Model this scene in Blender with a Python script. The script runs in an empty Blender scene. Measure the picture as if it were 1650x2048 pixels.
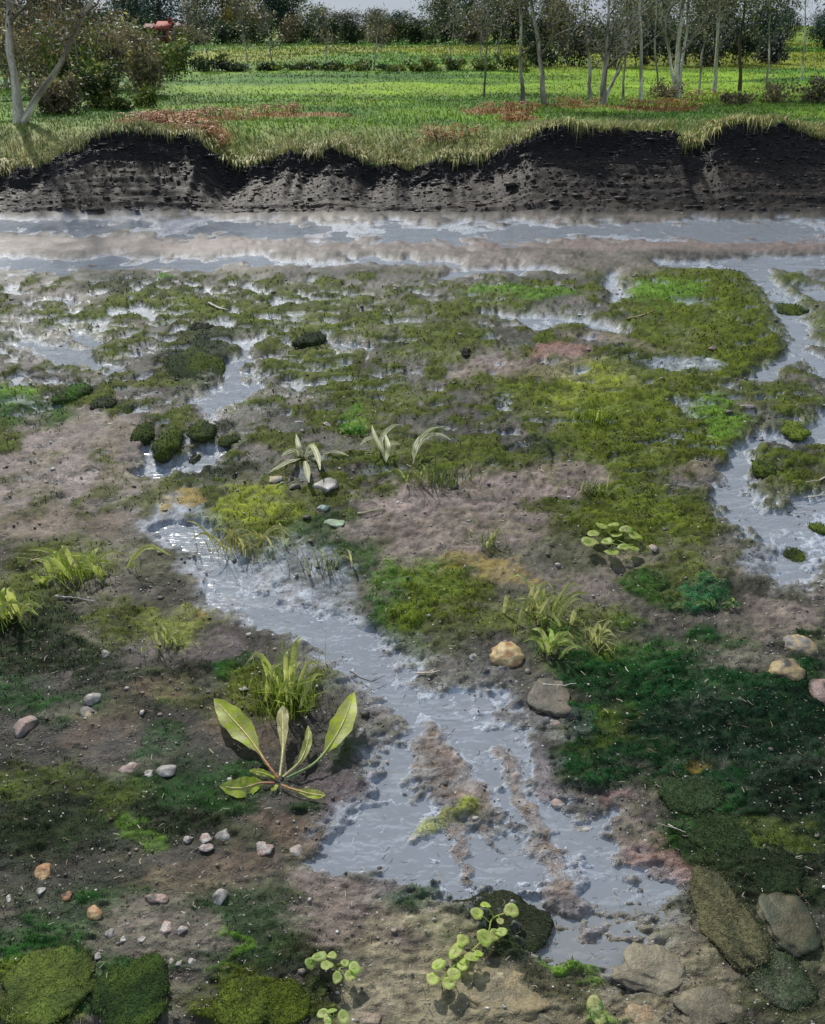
import bpy, bmesh, math, random
import numpy as np
from mathutils import Vector, Matrix

# ------------------------------------------------------------------ camera
sc = bpy.context.scene
F, CX, CY, CAMH, HOR = 1607.0, 825.0, 1024.0, 2.5, 60.0
PITCH = math.atan((CY - HOR) / F)
cp, sp = math.cos(PITCH), math.sin(PITCH)
cam = bpy.data.cameras.new('camera')
cam.sensor_fit = 'VERTICAL'; cam.sensor_height = 24.0; cam.lens = 24.0 * F / 2048.0
cam.clip_start = 0.05; cam.clip_end = 6000
camo = bpy.data.objects.new('camera', cam)
sc.collection.objects.link(camo)
camo.location = (0, 0, CAMH); camo.rotation_euler = (math.pi / 2 - PITCH, 0, 0)
sc.camera = camo

# ------------------------------------------------------------------ sky, sun, exposure
SUN_EL, SUN_AZ = math.radians(40), math.radians(-24)      # azimuth from straight ahead (+Y) towards +X
w = bpy.data.worlds.new('World'); sc.world = w; w.use_nodes = True
nt = w.node_tree; nt.nodes.clear()
wo = nt.nodes.new('ShaderNodeOutputWorld'); bg = nt.nodes.new('ShaderNodeBackground')
sky = nt.nodes.new('ShaderNodeTexSky'); sky.sky_type = 'NISHITA'; sky.sun_disc = False
sky.sun_elevation = SUN_EL; sky.sun_rotation = SUN_AZ
sky.air_density = 1.0; sky.dust_density = 0.7; sky.ozone_density = 1.5
tc = nt.nodes.new('ShaderNodeTexCoord')
mp = nt.nodes.new('ShaderNodeMapping'); mp.inputs['Scale'].default_value = (1.5, 1.5, 5)
nz = nt.nodes.new('ShaderNodeTexNoise'); nz.inputs['Scale'].default_value = 2.2; nz.inputs['Detail'].default_value = 6
cr = nt.nodes.new('ShaderNodeValToRGB')
cr.color_ramp.elements[0].position = 0.25; cr.color_ramp.elements[0].color = (4.3, 5.3, 6.9, 1)
cr.color_ramp.elements[1].position = 0.75; cr.color_ramp.elements[1].color = (6.8, 7.8, 9.2, 1)
mx = nt.nodes.new('ShaderNodeMixRGB'); mx.inputs[0].default_value = 0.85
L_ = nt.links.new
L_(tc.outputs['Generated'], mp.inputs[0]); L_(mp.outputs[0], nz.inputs['Vector']); L_(nz.outputs['Fac'], cr.inputs[0])
L_(sky.outputs[0], mx.inputs[1]); L_(cr.outputs[0], mx.inputs[2]); L_(mx.outputs[0], bg.inputs[0])
bg.inputs[1].default_value = 0.066; L_(bg.outputs[0], wo.inputs[0])
sl = bpy.data.lights.new('sun', 'SUN'); sl.energy = 3.6; sl.angle = math.radians(1.5); sl.color = (1.0, 0.955, 0.88)
so = bpy.data.objects.new('sun', sl); sc.collection.objects.link(so)
sdir = Vector((math.sin(SUN_AZ) * math.cos(SUN_EL), math.cos(SUN_AZ) * math.cos(SUN_EL), math.sin(SUN_EL)))
so.rotation_euler = sdir.to_track_quat('Z', 'Y').to_euler(); so.location = sdir * 60
vs = sc.view_settings
vs.view_transform = 'Standard'; vs.look = 'None'; vs.exposure = 0.2; vs.gamma = 1.0; vs.use_curve_mapping = False

# ------------------------------------------------------------------ helpers
rng = np.random.default_rng(7); random.seed(7)
COL = sc.collection

def lin(r, g, b):
    f = lambda c: c / 12.92 if c <= 0.04045 else ((c + 0.055) / 1.055) ** 2.4
    return np.array([f(r / 255), f(g / 255), f(b / 255)])

def vnoise(x, y, seed=0):
    xi = np.floor(x).astype(np.int64); yi = np.floor(y).astype(np.int64)
    fx = x - xi; fy = y - yi
    fx = fx * fx * fx * (fx * (fx * 6 - 15) + 10); fy = fy * fy * fy * (fy * (fy * 6 - 15) + 10)
    def h(a, b):
        n = (a * 374761393 + b * 668265263 + seed * 974634777) & 0xffffffff
        n = ((n ^ (n >> 13)) * 1274126177) & 0xffffffff
        n = ((n ^ (n >> 15)) * 2246822519) & 0xffffffff
        return ((n ^ (n >> 16)) & 0xffffff) / float(0xffffff)
    a = h(xi, yi); b = h(xi + 1, yi); c = h(xi, yi + 1); d = h(xi + 1, yi + 1)
    return (a + (b - a) * fx) * (1 - fy) + (c + (d - c) * fx) * fy

def fbm(x, y, seed=0, o=4, g=0.5):
    s = 0; a = 1; t = 0
    for i in range(o):
        s = s + a * vnoise(x * 2 ** i + 17.3 * i, y * 2 ** i - 9.1 * i, seed + i); t += a; a *= g
    return s / t * 2 - 1                                   # about -1..1

def sstep(a, b, x):
    t = np.clip((x - a) / (b - a), 0, 1); return t * t * (3 - 2 * t)

def proj(x, y, z=0.0):
    d = y * cp - (z - CAMH) * sp
    d = np.where(np.abs(d) < 0.05, 0.05, d)
    return CX + F * x / d, CY - F * (y * sp + (z - CAMH) * cp) / d

def at(px, py, z=0.0):                                     # photograph position -> place on the level z
    dx, dy, dz = (px - CX) / F, cp + (CY - py) / F * sp, -sp + (CY - py) / F * cp
    t = (z - CAMH) / dz
    return Vector((dx * t, dy * t, z))

def atY(px, py, Y):                                        # photograph position -> place at the distance Y
    dx, dy, dz = (px - CX) / F, cp + (CY - py) / F * sp, -sp + (CY - py) / F * cp
    t = Y / dy
    return Vector((dx * t, Y, CAMH + dz * t))

def pxm(v):                                                # metres per photograph pixel at a place
    return ((v[1] * cp - (v[2] - CAMH) * sp)) / F

def mesh_np(name, verts, faces, cols=None, smooth=False):
    """faces: list of (n,k) int arrays"""
    me = bpy.data.meshes.new(name)
    verts = np.asarray(verts, np.float32)
    faces = [np.asarray(f, np.int32) for f in faces if len(f)]
    me.vertices.add(len(verts)); me.vertices.foreach_set('co', verts.ravel())
    nl = sum(f.size for f in faces); npoly = sum(len(f) for f in faces)
    me.loops.add(nl); me.polygons.add(npoly)
    me.loops.foreach_set('vertex_index', np.concatenate([f.ravel() for f in faces]))
    tot = np.concatenate([np.full(len(f), f.shape[1], np.int32) for f in faces])
    me.polygons.foreach_set('loop_start', np.concatenate([[0], np.cumsum(tot)[:-1]]).astype(np.int32))
    if smooth: me.polygons.foreach_set('use_smooth', np.ones(npoly, bool))
    me.update(calc_edges=True); me.validate()
    if cols is not None: set_attr(me, 'Col', cols)
    return me

def set_attr(me, name, vals):
    vals = np.asarray(vals, np.float32)
    if vals.ndim == 1:
        a = me.attributes.new(name, 'FLOAT', 'POINT'); a.data.foreach_set('value', vals)
    else:
        a = me.attributes.new(name, 'FLOAT_COLOR', 'POINT')
        c = np.ones((len(vals), 4), np.float32); c[:, :3] = vals[:, :3]; a.data.foreach_set('color', c.ravel())

def obj(name, me, m=None, parent=None, label=None, cat=None, group=None, kind=None, loc=None):
    o = bpy.data.objects.new(name, me); COL.objects.link(o)
    if m is not None and me is not None and not me.materials: me.materials.append(m)
    if parent is not None: o.parent = parent
    if loc is not None: o.location = loc
    tag(o, label, cat, group, kind)
    return o

def tag(o, label=None, cat=None, group=None, kind=None):
    if label: o['label'] = label
    if cat: o['category'] = cat
    if group: o['group'] = group
    if kind: o['kind'] = kind
    return o

class Soup:
    def __init__(s): s.v = []; s.f = {3: [], 4: []}; s.c = []; s.n = 0
    def add(s, v, f, c=None):
        v = np.asarray(v, float).reshape(-1, 3); f = np.asarray(f, int)
        s.v.append(v); s.f[f.shape[1]].append(f + s.n); s.n += len(v)
        if c is not None: s.c.append(np.broadcast_to(np.asarray(c, float), (len(v), 3)))
    def mesh(s, name, smooth=False):
        fs = [np.concatenate(x) for x in s.f.values() if x]
        return mesh_np(name, np.concatenate(s.v), fs, np.concatenate(s.c) if s.c else None, smooth)

def tube(pts, rad, sides=6, cap=True):
    pts = np.asarray(pts, float); n = len(pts); rad = np.broadcast_to(np.asarray(rad, float), (n,))
    tan = np.gradient(pts, axis=0); tan /= np.linalg.norm(tan, axis=1)[:, None] + 1e-9
    ref = np.array([0.31, 0.9, 0.27]) if abs(tan[0] @ np.array([0, 1, 0])) < 0.9 else np.array([1.0, 0.1, 0.2])
    a = np.cross(tan, ref); a /= np.linalg.norm(a, axis=1)[:, None] + 1e-9
    b = np.cross(tan, a)
    th = np.arange(sides) * 2 * np.pi / sides
    v = pts[:, None, :] + rad[:, None, None] * (np.cos(th)[None, :, None] * a[:, None, :] + np.sin(th)[None, :, None] * b[:, None, :])
    v = v.reshape(-1, 3)
    i = np.arange(n - 1)[:, None] * sides; j = np.arange(sides)[None, :]; k = (j + 1) % sides
    q = np.stack([i + j, i + k, i + sides + k, i + sides + j], -1).reshape(-1, 4)
    return v, q

# ------------------------------------------------------------------ materials
def newmat(name):
    m = bpy.data.materials.new(name); m.use_nodes = True
    n = m.node_tree.nodes; n.clear()
    return m, n, m.node_tree.links.new

def noise(n, l, vec, scale, detail=4, rough=0.55, dist=0.0):
    t = n.new('ShaderNodeTexNoise'); t.inputs['Scale'].default_value = scale
    t.inputs['Detail'].default_value = detail; t.inputs['Roughness'].default_value = rough; t.inputs['Distortion'].default_value = dist
    l(vec, t.inputs['Vector']); return t.outputs['Fac']

def math_(n, l, op, a, b=None, clamp=False):
    t = n.new('ShaderNodeMath'); t.operation = op; t.use_clamp = clamp
    for i, x in enumerate((a, b)):
        if x is None: continue
        if isinstance(x, (int, float)): t.inputs[i].default_value = x
        else: l(x, t.inputs[i])
    return t.outputs[0]

def mapr(n, l, v, a, b, c, d):
    t = n.new('ShaderNodeMapRange'); l(v, t.inputs[0])
    for i, x in enumerate((a, b, c, d)): t.inputs[i + 1].default_value = x
    return t.outputs[0]

def surf_mat(name, base=None, attr=True, rough=0.7, wet_attr=False, var=0.5, scales=(6, 40, 180), bump=0.5, bump_d=0.01,
             rand=0.0, trans=0.0, spec=0.5, coord='Object', stretch=(1, 1, 1), speck=None, second=None):
    """Principled material: base colour (or the Col attribute) varied by noise at several scales, bump from the same noise."""
    m, n, l = newmat(name)
    out = n.new('ShaderNodeOutputMaterial'); p = n.new('ShaderNodeBsdfPrincipled')
    tcn = n.new('ShaderNodeTexCoord'); mpn = n.new('ShaderNodeMapping'); mpn.inputs['Scale'].default_value = stretch
    l(tcn.outputs[coord], mpn.inputs[0]); vec = mpn.outputs[0]
    if attr:
        a = n.new('ShaderNodeAttribute'); a.attribute_name = 'Col'; c = a.outputs['Color']
    else:
        a = n.new('ShaderNodeRGB'); a.outputs[0].default_value = (*base, 1); c = a.outputs[0]
    if second is not None:
        f2 = mapr(n, l, noise(n, l, vec, second[1], 5, 0.6, 0.4), 0.42, 0.62, 0, 1)
        mm = n.new('ShaderNodeMixRGB'); l(f2, mm.inputs[0]); l(c, mm.inputs[1]); mm.inputs[2].default_value = (*second[0], 1); c = mm.outputs[0]
    ns = [noise(n, l, vec, s, 5 if i < 2 else 3, 0.6) for i, s in enumerate(scales)]
    tot = None
    for i, x in enumerate(ns):
        y = mapr(n, l, x, 0.25, 0.75, 1 - var, 1 + var)
        tot = y if tot is None else math_(n, l, 'MULTIPLY', tot, y)
    if rand:
        oi = n.new('ShaderNodeObjectInfo')
        tot = math_(n, l, 'MULTIPLY', tot, mapr(n, l, oi.outputs['Random'], 0, 1, 1 - rand, 1 + rand))
    mu = n.new('ShaderNodeMixRGB'); mu.blend_type = 'MULTIPLY'; mu.inputs[0].default_value = 1
    l(c, mu.inputs[1]); l(tot, mu.inputs[2]); c = mu.outputs[0]
    if speck:
        f = mapr(n, l, noise(n, l, vec, speck[1], 2, 0.5), speck[2], speck[2] + 0.04, 0, 1)
        mm = n.new('ShaderNodeMixRGB'); l(f, mm.inputs[0]); l(c, mm.inputs[1]); mm.inputs[2].default_value = (*speck[0], 1); c = mm.outputs[0]
    l(c, p.inputs['Base Color'])
    p.inputs['Specular IOR Level'].default_value = spec
    if wet_attr:
        wa = n.new('ShaderNodeAttribute'); wa.attribute_name = 'Wet'
        r = mapr(n, l, wa.outputs['Fac'], 0, 1, rough, 0.30)
        l(mapr(n, l, wa.outputs['Fac'], 0, 1, 0.04, 0.45), p.inputs['Specular IOR Level'])
        r = math_(n, l, 'MULTIPLY', r, mapr(n, l, ns[1], 0.3, 0.7, 0.75, 1.2), True); l(r, p.inputs['Roughness'])
    else: p.inputs['Roughness'].default_value = rough
    hsum = math_(n, l, 'ADD', math_(n, l, 'MULTIPLY', ns[-2], 1.0), math_(n, l, 'MULTIPLY', ns[-1], 0.45))
    b = n.new('ShaderNodeBump'); b.inputs['Strength'].default_value = bump; b.inputs['Distance'].default_value = bump_d
    l(hsum, b.inputs['Height']); l(b.outputs[0], p.inputs['Normal'])
    if trans:
        tr = n.new('ShaderNodeBsdfTranslucent'); l(c, tr.inputs[0])
        ms = n.new('ShaderNodeMixShader'); ms.inputs[0].default_value = trans
        l(p.outputs[0], ms.inputs[1]); l(tr.outputs[0], ms.inputs[2]); l(ms.outputs[0], out.inputs[0])
    else: l(p.outputs[0], out.inputs[0])
    return m

M = {}
M['ground'] = surf_mat('ground_mud_moss', rough=0.62, wet_attr=True, var=0.30, scales=(5, 45, 190), bump=0.85, bump_d=0.012, speck=((0.42, 0.41, 0.38), 70, 0.70))
M['blade'] = surf_mat('moss_blades', rough=0.6, var=0.2, scales=(3, 20, 60), bump=0.0, trans=0.22, spec=.25)
M['leaf'] = surf_mat('leaf', rough=0.42, var=0.16, scales=(8, 60, 160), bump=0.5, bump_d=0.004, trans=0.55, second=((0.60, 0.60, 0.24), 40))
M['stone'] = surf_mat('stone', rough=0.55, var=0.28, scales=(7, 40, 150), bump=0.7, bump_d=0.008, rand=0.1)
M['moss_stone'] = surf_mat('mossy_stone', rough=0.8, var=0.35, scales=(6, 45, 170), bump=1.0, bump_d=0.02, rand=0.1, spec=0.12)
M['bark'] = surf_mat('bark', rough=0.85, var=0.35, scales=(2, 9, 40), bump=0.8, bump_d=0.03, stretch=(1, 1, 0.45), rand=0.1)
M['crown'] = surf_mat('foliage', rough=0.6, var=0.15, scales=(0.4, 1.5, 5), bump=0.0, trans=0.25, rand=0.12)
M['wood'] = surf_mat('twig_wood', rough=0.8, var=0.3, scales=(8, 40, 120), bump=0.5, bump_d=0.004)
M['wall'] = surf_mat('house_wall', rough=0.8, var=0.12, scales=(0.7, 3, 14), bump=0.3, bump_d=0.02)

def water_mat():
    m, n, l = newmat('shallow_water')
    out = n.new('ShaderNodeOutputMaterial'); g = n.new('ShaderNodeBsdfGlossy'); g.inputs['Roughness'].default_value = 0.12
    t = n.new('ShaderNodeBsdfTransparent'); t.inputs[0].default_value = (0.92, 0.94, 0.95, 1)
    d = n.new('ShaderNodeBsdfDiffuse'); d.inputs[0].default_value = (0.58, 0.63, 0.69, 1)  # silty milk, its pale blue also standing in for reflected sky
    fr = n.new('ShaderNodeFresnel'); fr.inputs['IOR'].default_value = 1.33
    tcn = n.new('ShaderNodeTexCoord')
    mpn = n.new('ShaderNodeMapping'); mpn.inputs['Scale'].default_value = (0.45, 1.3, 1); l(tcn.outputs['Object'], mpn.inputs[0])
    h = math_(n, l, 'ADD', noise(n, l, mpn.outputs[0], 6, 3, 0.5), math_(n, l, 'MULTIPLY', noise(n, l, mpn.outputs[0], 24, 2, 0.5), 0.25))
    b = n.new('ShaderNodeBump'); b.inputs['Strength'].default_value = 0.4; b.inputs['Distance'].default_value = 0.022
    l(h, b.inputs['Height']); l(b.outputs[0], g.inputs['Normal']); l(b.outputs[0], fr.inputs['Normal'])
    m1 = n.new('ShaderNodeMixShader'); m1.inputs[0].default_value = 0.34; l(t.outputs[0], m1.inputs[1]); l(d.outputs[0], m1.inputs[2])
    m2 = n.new('ShaderNodeMixShader'); l(fr.outputs[0], m2.inputs[0]); l(m1.outputs[0], m2.inputs[1]); l(g.outputs[0], m2.inputs[2])
    l(m2.outputs[0], out.inputs[0]); return m
M['water'] = water_mat()

# ------------------------------------------------------------------ the ground: layout, heights, colours
C = dict(mud=lin(84, 81, 70), sand=lin(150, 136, 120), pink=lin(132, 117, 111), red=lin(142, 104, 98), silt=lin(176, 186, 200), olive=lin(84, 96, 26),
         bright=lin(90, 124, 42), yellow=lin(136, 146, 52), ochre=lin(140, 118, 34), dark=lin(40, 52, 32), teal=lin(42, 86, 52),
         black=lin(40, 37, 33), brown=lin(112, 92, 74), purple=lin(92, 80, 84), murk=lin(132, 124, 100), deepgreen=lin(34, 76, 28), emerald=lin(20, 54, 25), abyss=lin(13, 28, 20))
# patches of ground cover: kind, x, y, half width, half height, turn (deg), weight
PATCH = [
 # dark mud and algae first, brighter moss over it
 ('black', 60, 1450, 150, 170, 0, .9), ('black', 260, 1450, 230, 120, 0, .85), ('black', 560, 1500, 230, 150, 0, .95), ('dark', 60, 1290, 130, 90, 0, .9),
 ('dark', 190, 1350, 34, 24, 0, 1), ('dark', 100, 1610, 170, 100, 0, .9), ('dark', 290, 1630, 150, 80, 0, .9), ('purple', 700, 1540, 60, 90, 0, .7),
 ('deepgreen', 1340, 1335, 190, 70, 4, .95), ('emerald', 1400, 1420, 240, 130, 0, .95), ('emerald', 1300, 1510, 190, 90, 8, .95), ('emerald', 1560, 1510, 140, 200, 0, .95),
 ('dark', 1610, 1680, 110, 150, 0, .9), ('deepgreen', 1440, 1640, 110, 60, 0, .7), ('dark', 1500, 1780, 150, 110, 0, .8),
 ('deepgreen', 900, 1850, 110, 80, -30, .9), ('dark', 1000, 1870, 140, 95, 0, .9), ('dark', 560, 1880, 170, 100, 0, .8), ('dark', 90, 1760, 120, 110, 0, .7),
 ('dark', 180, 1840, 260, 110, 0, .6), ('deepgreen', 420, 1850, 200, 90, 0, .45), ('black', 250, 1740, 260, 60, 0, .5), ('brown', 400, 1770, 150, 40, -8, .45), ('pink', 300, 1880, 130, 60, -10, .6), ('pink', 690, 1820, 120, 80, 0, .75), ('murk', 850, 1960, 190, 120, 0, .9),
 ('murk', 1040, 2000, 150, 80, 0, .8), ('murk', 1330, 1980, 160, 110, 0, .8), ('dark', 1080, 1960, 90, 60, 0, .7),
 ('deepgreen', 60, 1940, 150, 120, 0, .9), ('olive', 80, 1990, 120, 80, 0, .8), ('deepgreen', 280, 1980, 110, 80, 0, .8), ('olive', 490, 2000, 90, 60, 0, .8), ('olive', 570, 2015, 70, 50, 0, .7),
 ('bright', 450, 1905, 26, 32, 0, .9), ('bright', 1170, 1930, 32, 26, 0, .9), ('bright', 1195, 2015, 30, 24, 0, .7), ('bright', 272, 1685, 40, 38, 0, .7), ('brown', 600, 1660, 90, 40, 0, .7),
 ('abyss', 1470, 1470, 170, 70, 0, .8), ('abyss', 1600, 1620, 90, 80, 0, .8), ('olive', 1560, 1660, 60, 30, 0, .5), ('ochre', 1385, 1545, 40, 14, 0, .6), ('olive', 1250, 1470, 60, 40, 30, .5),
 ('deepgreen', 60, 1380, 90, 40, 0, .6), ('dark', 280, 1400, 200, 70, -8, .6), ('deepgreen', 130, 1430, 110, 46, 0, .5), ('olive', 420, 1420, 90, 40, 0, .4), ('brown', 330, 1400, 90, 24, -10, .4), ('deepgreen', 330, 1500, 60, 30, 0, .5), ('brown', 480, 1450, 90, 50, 0, .4), ('olive', 60, 1560, 90, 40, 0, .5), ('brown', 180, 1470, 90, 30, -12, .4), ('purple', 330, 1320, 80, 30, 0, .4), ('olive', 230, 1600, 70, 34, 0, .5), ('pink', 120, 1430, 60, 18, -10, .35), ('deepgreen', 700, 1500, 40, 40, 0, .5), ('pink', 280, 1550, 90, 18, 0, .4),
 ('silt', 440, 1120, 110, 70, 35, .7), ('silt', 640, 1240, 130, 46, 25, .75), ('silt', 350, 1050, 70, 40, 40, .6), ('silt', 780, 1640, 90, 100, 0, .6), ('silt', 1180, 1730, 120, 80, 30, .5), ('silt', 910, 1420, 150, 50, 25, .7), ('silt', 1560, 1130, 70, 40, 0, .5),
 ('deepgreen', 480, 1595, 120, 40, 0, .6), ('deepgreen', 350, 1560, 120, 60, 0, .35), ('ochre', 880, 1640, 60, 18, -20, .9),
 # right-hand moss
 ('olive', 1420, 600, 150, 70, 0, 1), ('bright', 1325, 592, 85, 26, -8, .95), ('olive', 1480, 700, 120, 66, 0, 1), ('olive', 1290, 690, 70, 40, 0, .7), ('olive', 1600, 620, 40, 26, 0, .8),
 ('olive', 1570, 560, 60, 14, 0, .8), ('olive', 1640, 645, 26, 12, 0, .9), ('olive', 1100, 785, 120, 50, 0, .9), ('yellow', 1190, 800, 80, 70, 0, .75), ('olive', 1245, 870, 120, 80, 0, .95),
 ('olive', 1340, 790, 90, 44, 0, .9), ('olive', 1420, 890, 100, 60, 0, .95), ('bright', 1440, 850, 44, 42, 0, .9), ('olive', 1585, 850, 40, 32, 0, 1), ('bright', 1590, 868, 26, 14, 0, .6),
 ('olive', 1530, 940, 34, 22, 0, .9), ('olive', 1600, 970, 50, 30, 0, .8), ('olive', 1255, 960, 80, 34, 0, .8), ('olive', 1235, 1035, 105, 66, 0, .9), ('olive', 1375, 1060, 70, 40, 0, .8),
 ('olive', 1340, 1150, 80, 46, 0, .65), ('olive', 1588, 1112, 24, 20, 0, .9), ('bright', 1050, 590, 105, 13, 0, .9), ('olive', 960, 625, 120, 24, 0, .7), ('olive', 1560, 800, 90, 26, 0, .6),
 ('dark', 1270, 735, 60, 22, 0, .7), ('dark', 1085, 900, 50, 18, 0, .7), ('olive', 1480, 1010, 40, 24, 0, .5),
 # left and centre moss
 ('dark', 280, 575, 110, 20, 0, .6), ('olive', 320, 610, 100, 26, 0, .75), ('olive', 430, 630, 90, 34, 0, .8), ('olive', 160, 645, 90, 28, 0, .7), ('olive', 545, 660, 110, 34, 0, .75), ('dark', 420, 680, 80, 22, 0, .6),
 ('bright', 345, 552, 18, 6, 0, 1), ('olive', 700, 640, 110, 32, 0, .6), ('dark', 395, 735, 78, 50, -10, .95), ('bright', 30, 795, 62, 24, 0, .95), ('deepgreen', 60, 830, 90, 30, 0, .8),
 ('olive', 640, 730, 90, 40, 0, .7), ('olive', 740, 790, 100, 40, 0, .7), ('bright', 700, 848, 28, 24, 0, .9), ('olive', 870, 690, 100, 36, 0, .7), ('olive', 880, 930, 100, 36, 0, .7),
 ('olive', 760, 880, 80, 40, 0, .6), ('dark', 20, 700, 60, 24, 0, .6), ('olive', 630, 600, 120, 20, 0, .5), ('dark', 780, 690, 50, 20, 0, .6), ('dark', 290, 865, 26, 30, 0, .9),
 ('dark', 410, 870, 50, 22, 0, .8), ('dark', 440, 950, 50, 18, -10, .8), ('dark', 240, 890, 60, 26, 0, .5),
 # middle
 ('olive', 510, 1050, 110, 70, 0, .9), ('yellow', 500, 1030, 80, 44, 0, .8), ('ochre', 365, 1000, 26, 14, 0, .95), ('ochre', 312, 1006, 18, 10, 0, .9), ('deepgreen', 690, 1090, 70, 60, 0, .55),
 ('bright', 830, 1160, 90, 44, 10, .85), ('deepgreen', 810, 1230, 70, 66, 0, .9), ('olive', 910, 1230, 120, 90, 0, .9), ('black', 960, 1310, 110, 60, 10, .6), ('ochre', 980, 1145, 90, 24, 8, .6),
 ('teal', 1408, 1200, 52, 26, 0, .95), ('deepgreen', 1310, 1165, 44, 30, 0, .8), ('deepgreen', 470, 1350, 34, 30, 0, .9), ('olive', 250, 1250, 80, 40, 0, .6), ('olive', 160, 1120, 120, 46, 0, .5), ('yellow', 350, 1255, 70, 44, 0, .45),
 ('ochre', 402, 1240, 22, 14, 0, .9), ('olive', 580, 1390, 120, 50, 0, .7), ('olive', 40, 1190, 80, 40, 0, .6), ('black', 1060, 1400, 40, 70, -35, .8), ('olive', 1110, 1250, 120, 50, 0, .5),
 # bare silts
 ('red', 1100, 714, 58, 18, 0, .8), ('pink', 1060, 745, 120, 28, 0, .5), ('pink', 960, 752, 60, 24, 0, .7), ('pink', 170, 875, 150, 48, 0, .75), ('pink', 80, 950, 110, 50, 0, .7), ('pink', 240, 955, 100, 28, 0, .6),
 ('brown', 100, 1040, 130, 30, 0, .6), ('pink', 910, 990, 150, 40, 0, .85), ('pink', 1090, 960, 90, 36, 0, .8), ('pink', 850, 1075, 130, 60, 0, .8), ('pink', 1020, 1050, 90, 40, 0, .6), ('pink', 1420, 945, 60, 26, 0, .7),
 ('silt', 1350, 742, 80, 14, 0, .6), ('pink', 1210, 690, 90, 13, 8, .6), ('purple', 440, 1310, 60, 30, 0, .6), ('pink', 1540, 1245, 80, 34, 0, .6), ('pink', 1480, 1320, 70, 30, 0, .5), ('brown', 1260, 1690, 150, 60, 30, .7),
 ('red', 1350, 1715, 56, 40, 20, .6), ('red', 1215, 1600, 50, 16, 10, .5), ('pink', 1180, 1830, 80, 50, 0, .5), ('silt', 620, 1150, 120, 40, 20, .4),
]
# water lying on the mud: polylines of (x, y, half width); the ground dips below the water level along them
POOLS = [
 [(-300, 446, 26), (300, 452, 25), (800, 462, 25), (1300, 458, 24), (2000, 460, 24)],
 [(-300, 530, 24), (0, 528, 22), (400, 522, 15), (700, 522, 10), (900, 524, 6)], [(880, 545, 8), (1010, 540, 12), (1120, 545, 7)],
 [(1330, 528, 10), (1480, 530, 16), (1650, 528, 22), (2000, 530, 30)], [(1500, 530, 18), (1545, 585, 18), (1590, 640, 24), (1605, 700, 26), (1560, 742, 20), (1500, 752, 12)],
 [(1605, 690, 20), (1660, 735, 26), (1800, 760, 30)], [(1640, 580, 20), (1720, 600, 30)],
 [(980, 633, 6), (1080, 640, 18), (1180, 645, 15), (1260, 672, 8)], [(1232, 560, 14), (1240, 600, 10)],
 [(1700, 830, 44), (1620, 872, 26), (1520, 872, 22), (1498, 920, 26), (1470, 975, 34), (1530, 1030, 46), (1610, 1060, 56), (1760, 1090, 60)], [(1590, 1080, 30), (1600, 1150, 34)], [(1700, 1010, 26), (1600, 1018, 18)],
 [(482, 698, 12), (480, 740, 18), (465, 785, 34), (410, 812, 30)], [(480, 780, 26), (520, 778, 14)], [(285, 900, 16), (310, 935, 26), (390, 925, 24), (460, 905, 22)],
 [(40, 690, 22), (110, 700, 22), (180, 715, 20), (210, 745, 16)], [(150, 665, 16), (210, 690, 14)], [(60, 610, 8), (150, 600, 8)], [(680, 690, 14), (740, 692, 10)],
 [(340, 1050, 16), (400, 1090, 28), (450, 1160, 40), (500, 1200, 42), (620, 1250, 44), (720, 1320, 48), (840, 1395, 60), (950, 1450, 80), (1040, 1490, 60)],
 [(840, 1400, 50), (800, 1500, 40), (830, 1600, 60), (760, 1690, 60), (690, 1715, 36)], [(960, 1450, 60), (1000, 1540, 60), (1100, 1620, 40), (1200, 1700, 70), (1280, 1790, 60)],
 [(830, 1700, 90), (930, 1720, 80), (1040, 1730, 70), (1120, 1760, 40)], [(1180, 1640, 30), (1240, 1690, 40)], [(1040, 1790, 16), (1130, 1870, 30), (1240, 1880, 50)],
]
# low bars standing out of the stream: x0,y0,x1,y1,half width, kind
BARS = [(860, 1465, 955, 1595, 34, 'brown'), (1010, 1500, 1050, 1600, 20, 'brown'), (1050, 1600, 1110, 1700, 18, 'brown'), (905, 1650, 950, 1760, 14, 'brown'), (970, 1650, 985, 1700, 7, 'brown'),
        (1060, 1690, 1140, 1780, 22, 'brown'), (850, 1650, 950, 1610, 18, 'yellow'), (1090, 1500, 1100, 1580, 22, 'purple'), (820, 1490, 850, 1540, 14, 'brown')]
EDGE_X = [-900, -300, 0, 60, 100, 170, 230, 280, 400, 412, 440, 470, 510, 545, 575, 620, 660, 700, 740, 790, 830, 870, 930, 985, 1040, 1075, 1110, 1180, 1240, 1345, 1358, 1400, 1440, 1490, 1560, 1620, 1700, 2200, 2800]
EDGE_Y = [330, 340, 345, 338, 318, 288, 272, 268, 276, 296, 322, 336, 326, 322, 298, 312, 300, 306, 330, 326, 336, 322, 326, 312, 284, 270, 258, 262, 268, 258, 292, 288, 256, 244, 250, 268, 262, 280, 270]

RUST = [(310, 245, 80, 1.0), (400, 262, 60, .8), (460, 238, 70, .8), (350, 228, 60, .7), (560, 228, 60, .5), (1000, 222, 80, .9), (1040, 240, 36, .6), (890, 282, 70, .5), (1310, 218, 90, .9), (1150, 212, 60, .6), (1420, 205, 60, .7), (1560, 200, 80, 1.0), (640, 228, 60, .4)]

def bank_shape(x):
    u = CX + F * x / (15 * cp + 1.6 * sp)
    e = np.interp(u, EDGE_X, EDGE_Y) + 13 * fbm(x * 2.3, x * 0 + 3.3, 91, 4, .6)
    ang = PITCH - np.arctan((CY - e) / F)
    return CAMH - 15.0 * np.tan(ang)                       # height of the turf edge at 15 m

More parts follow.
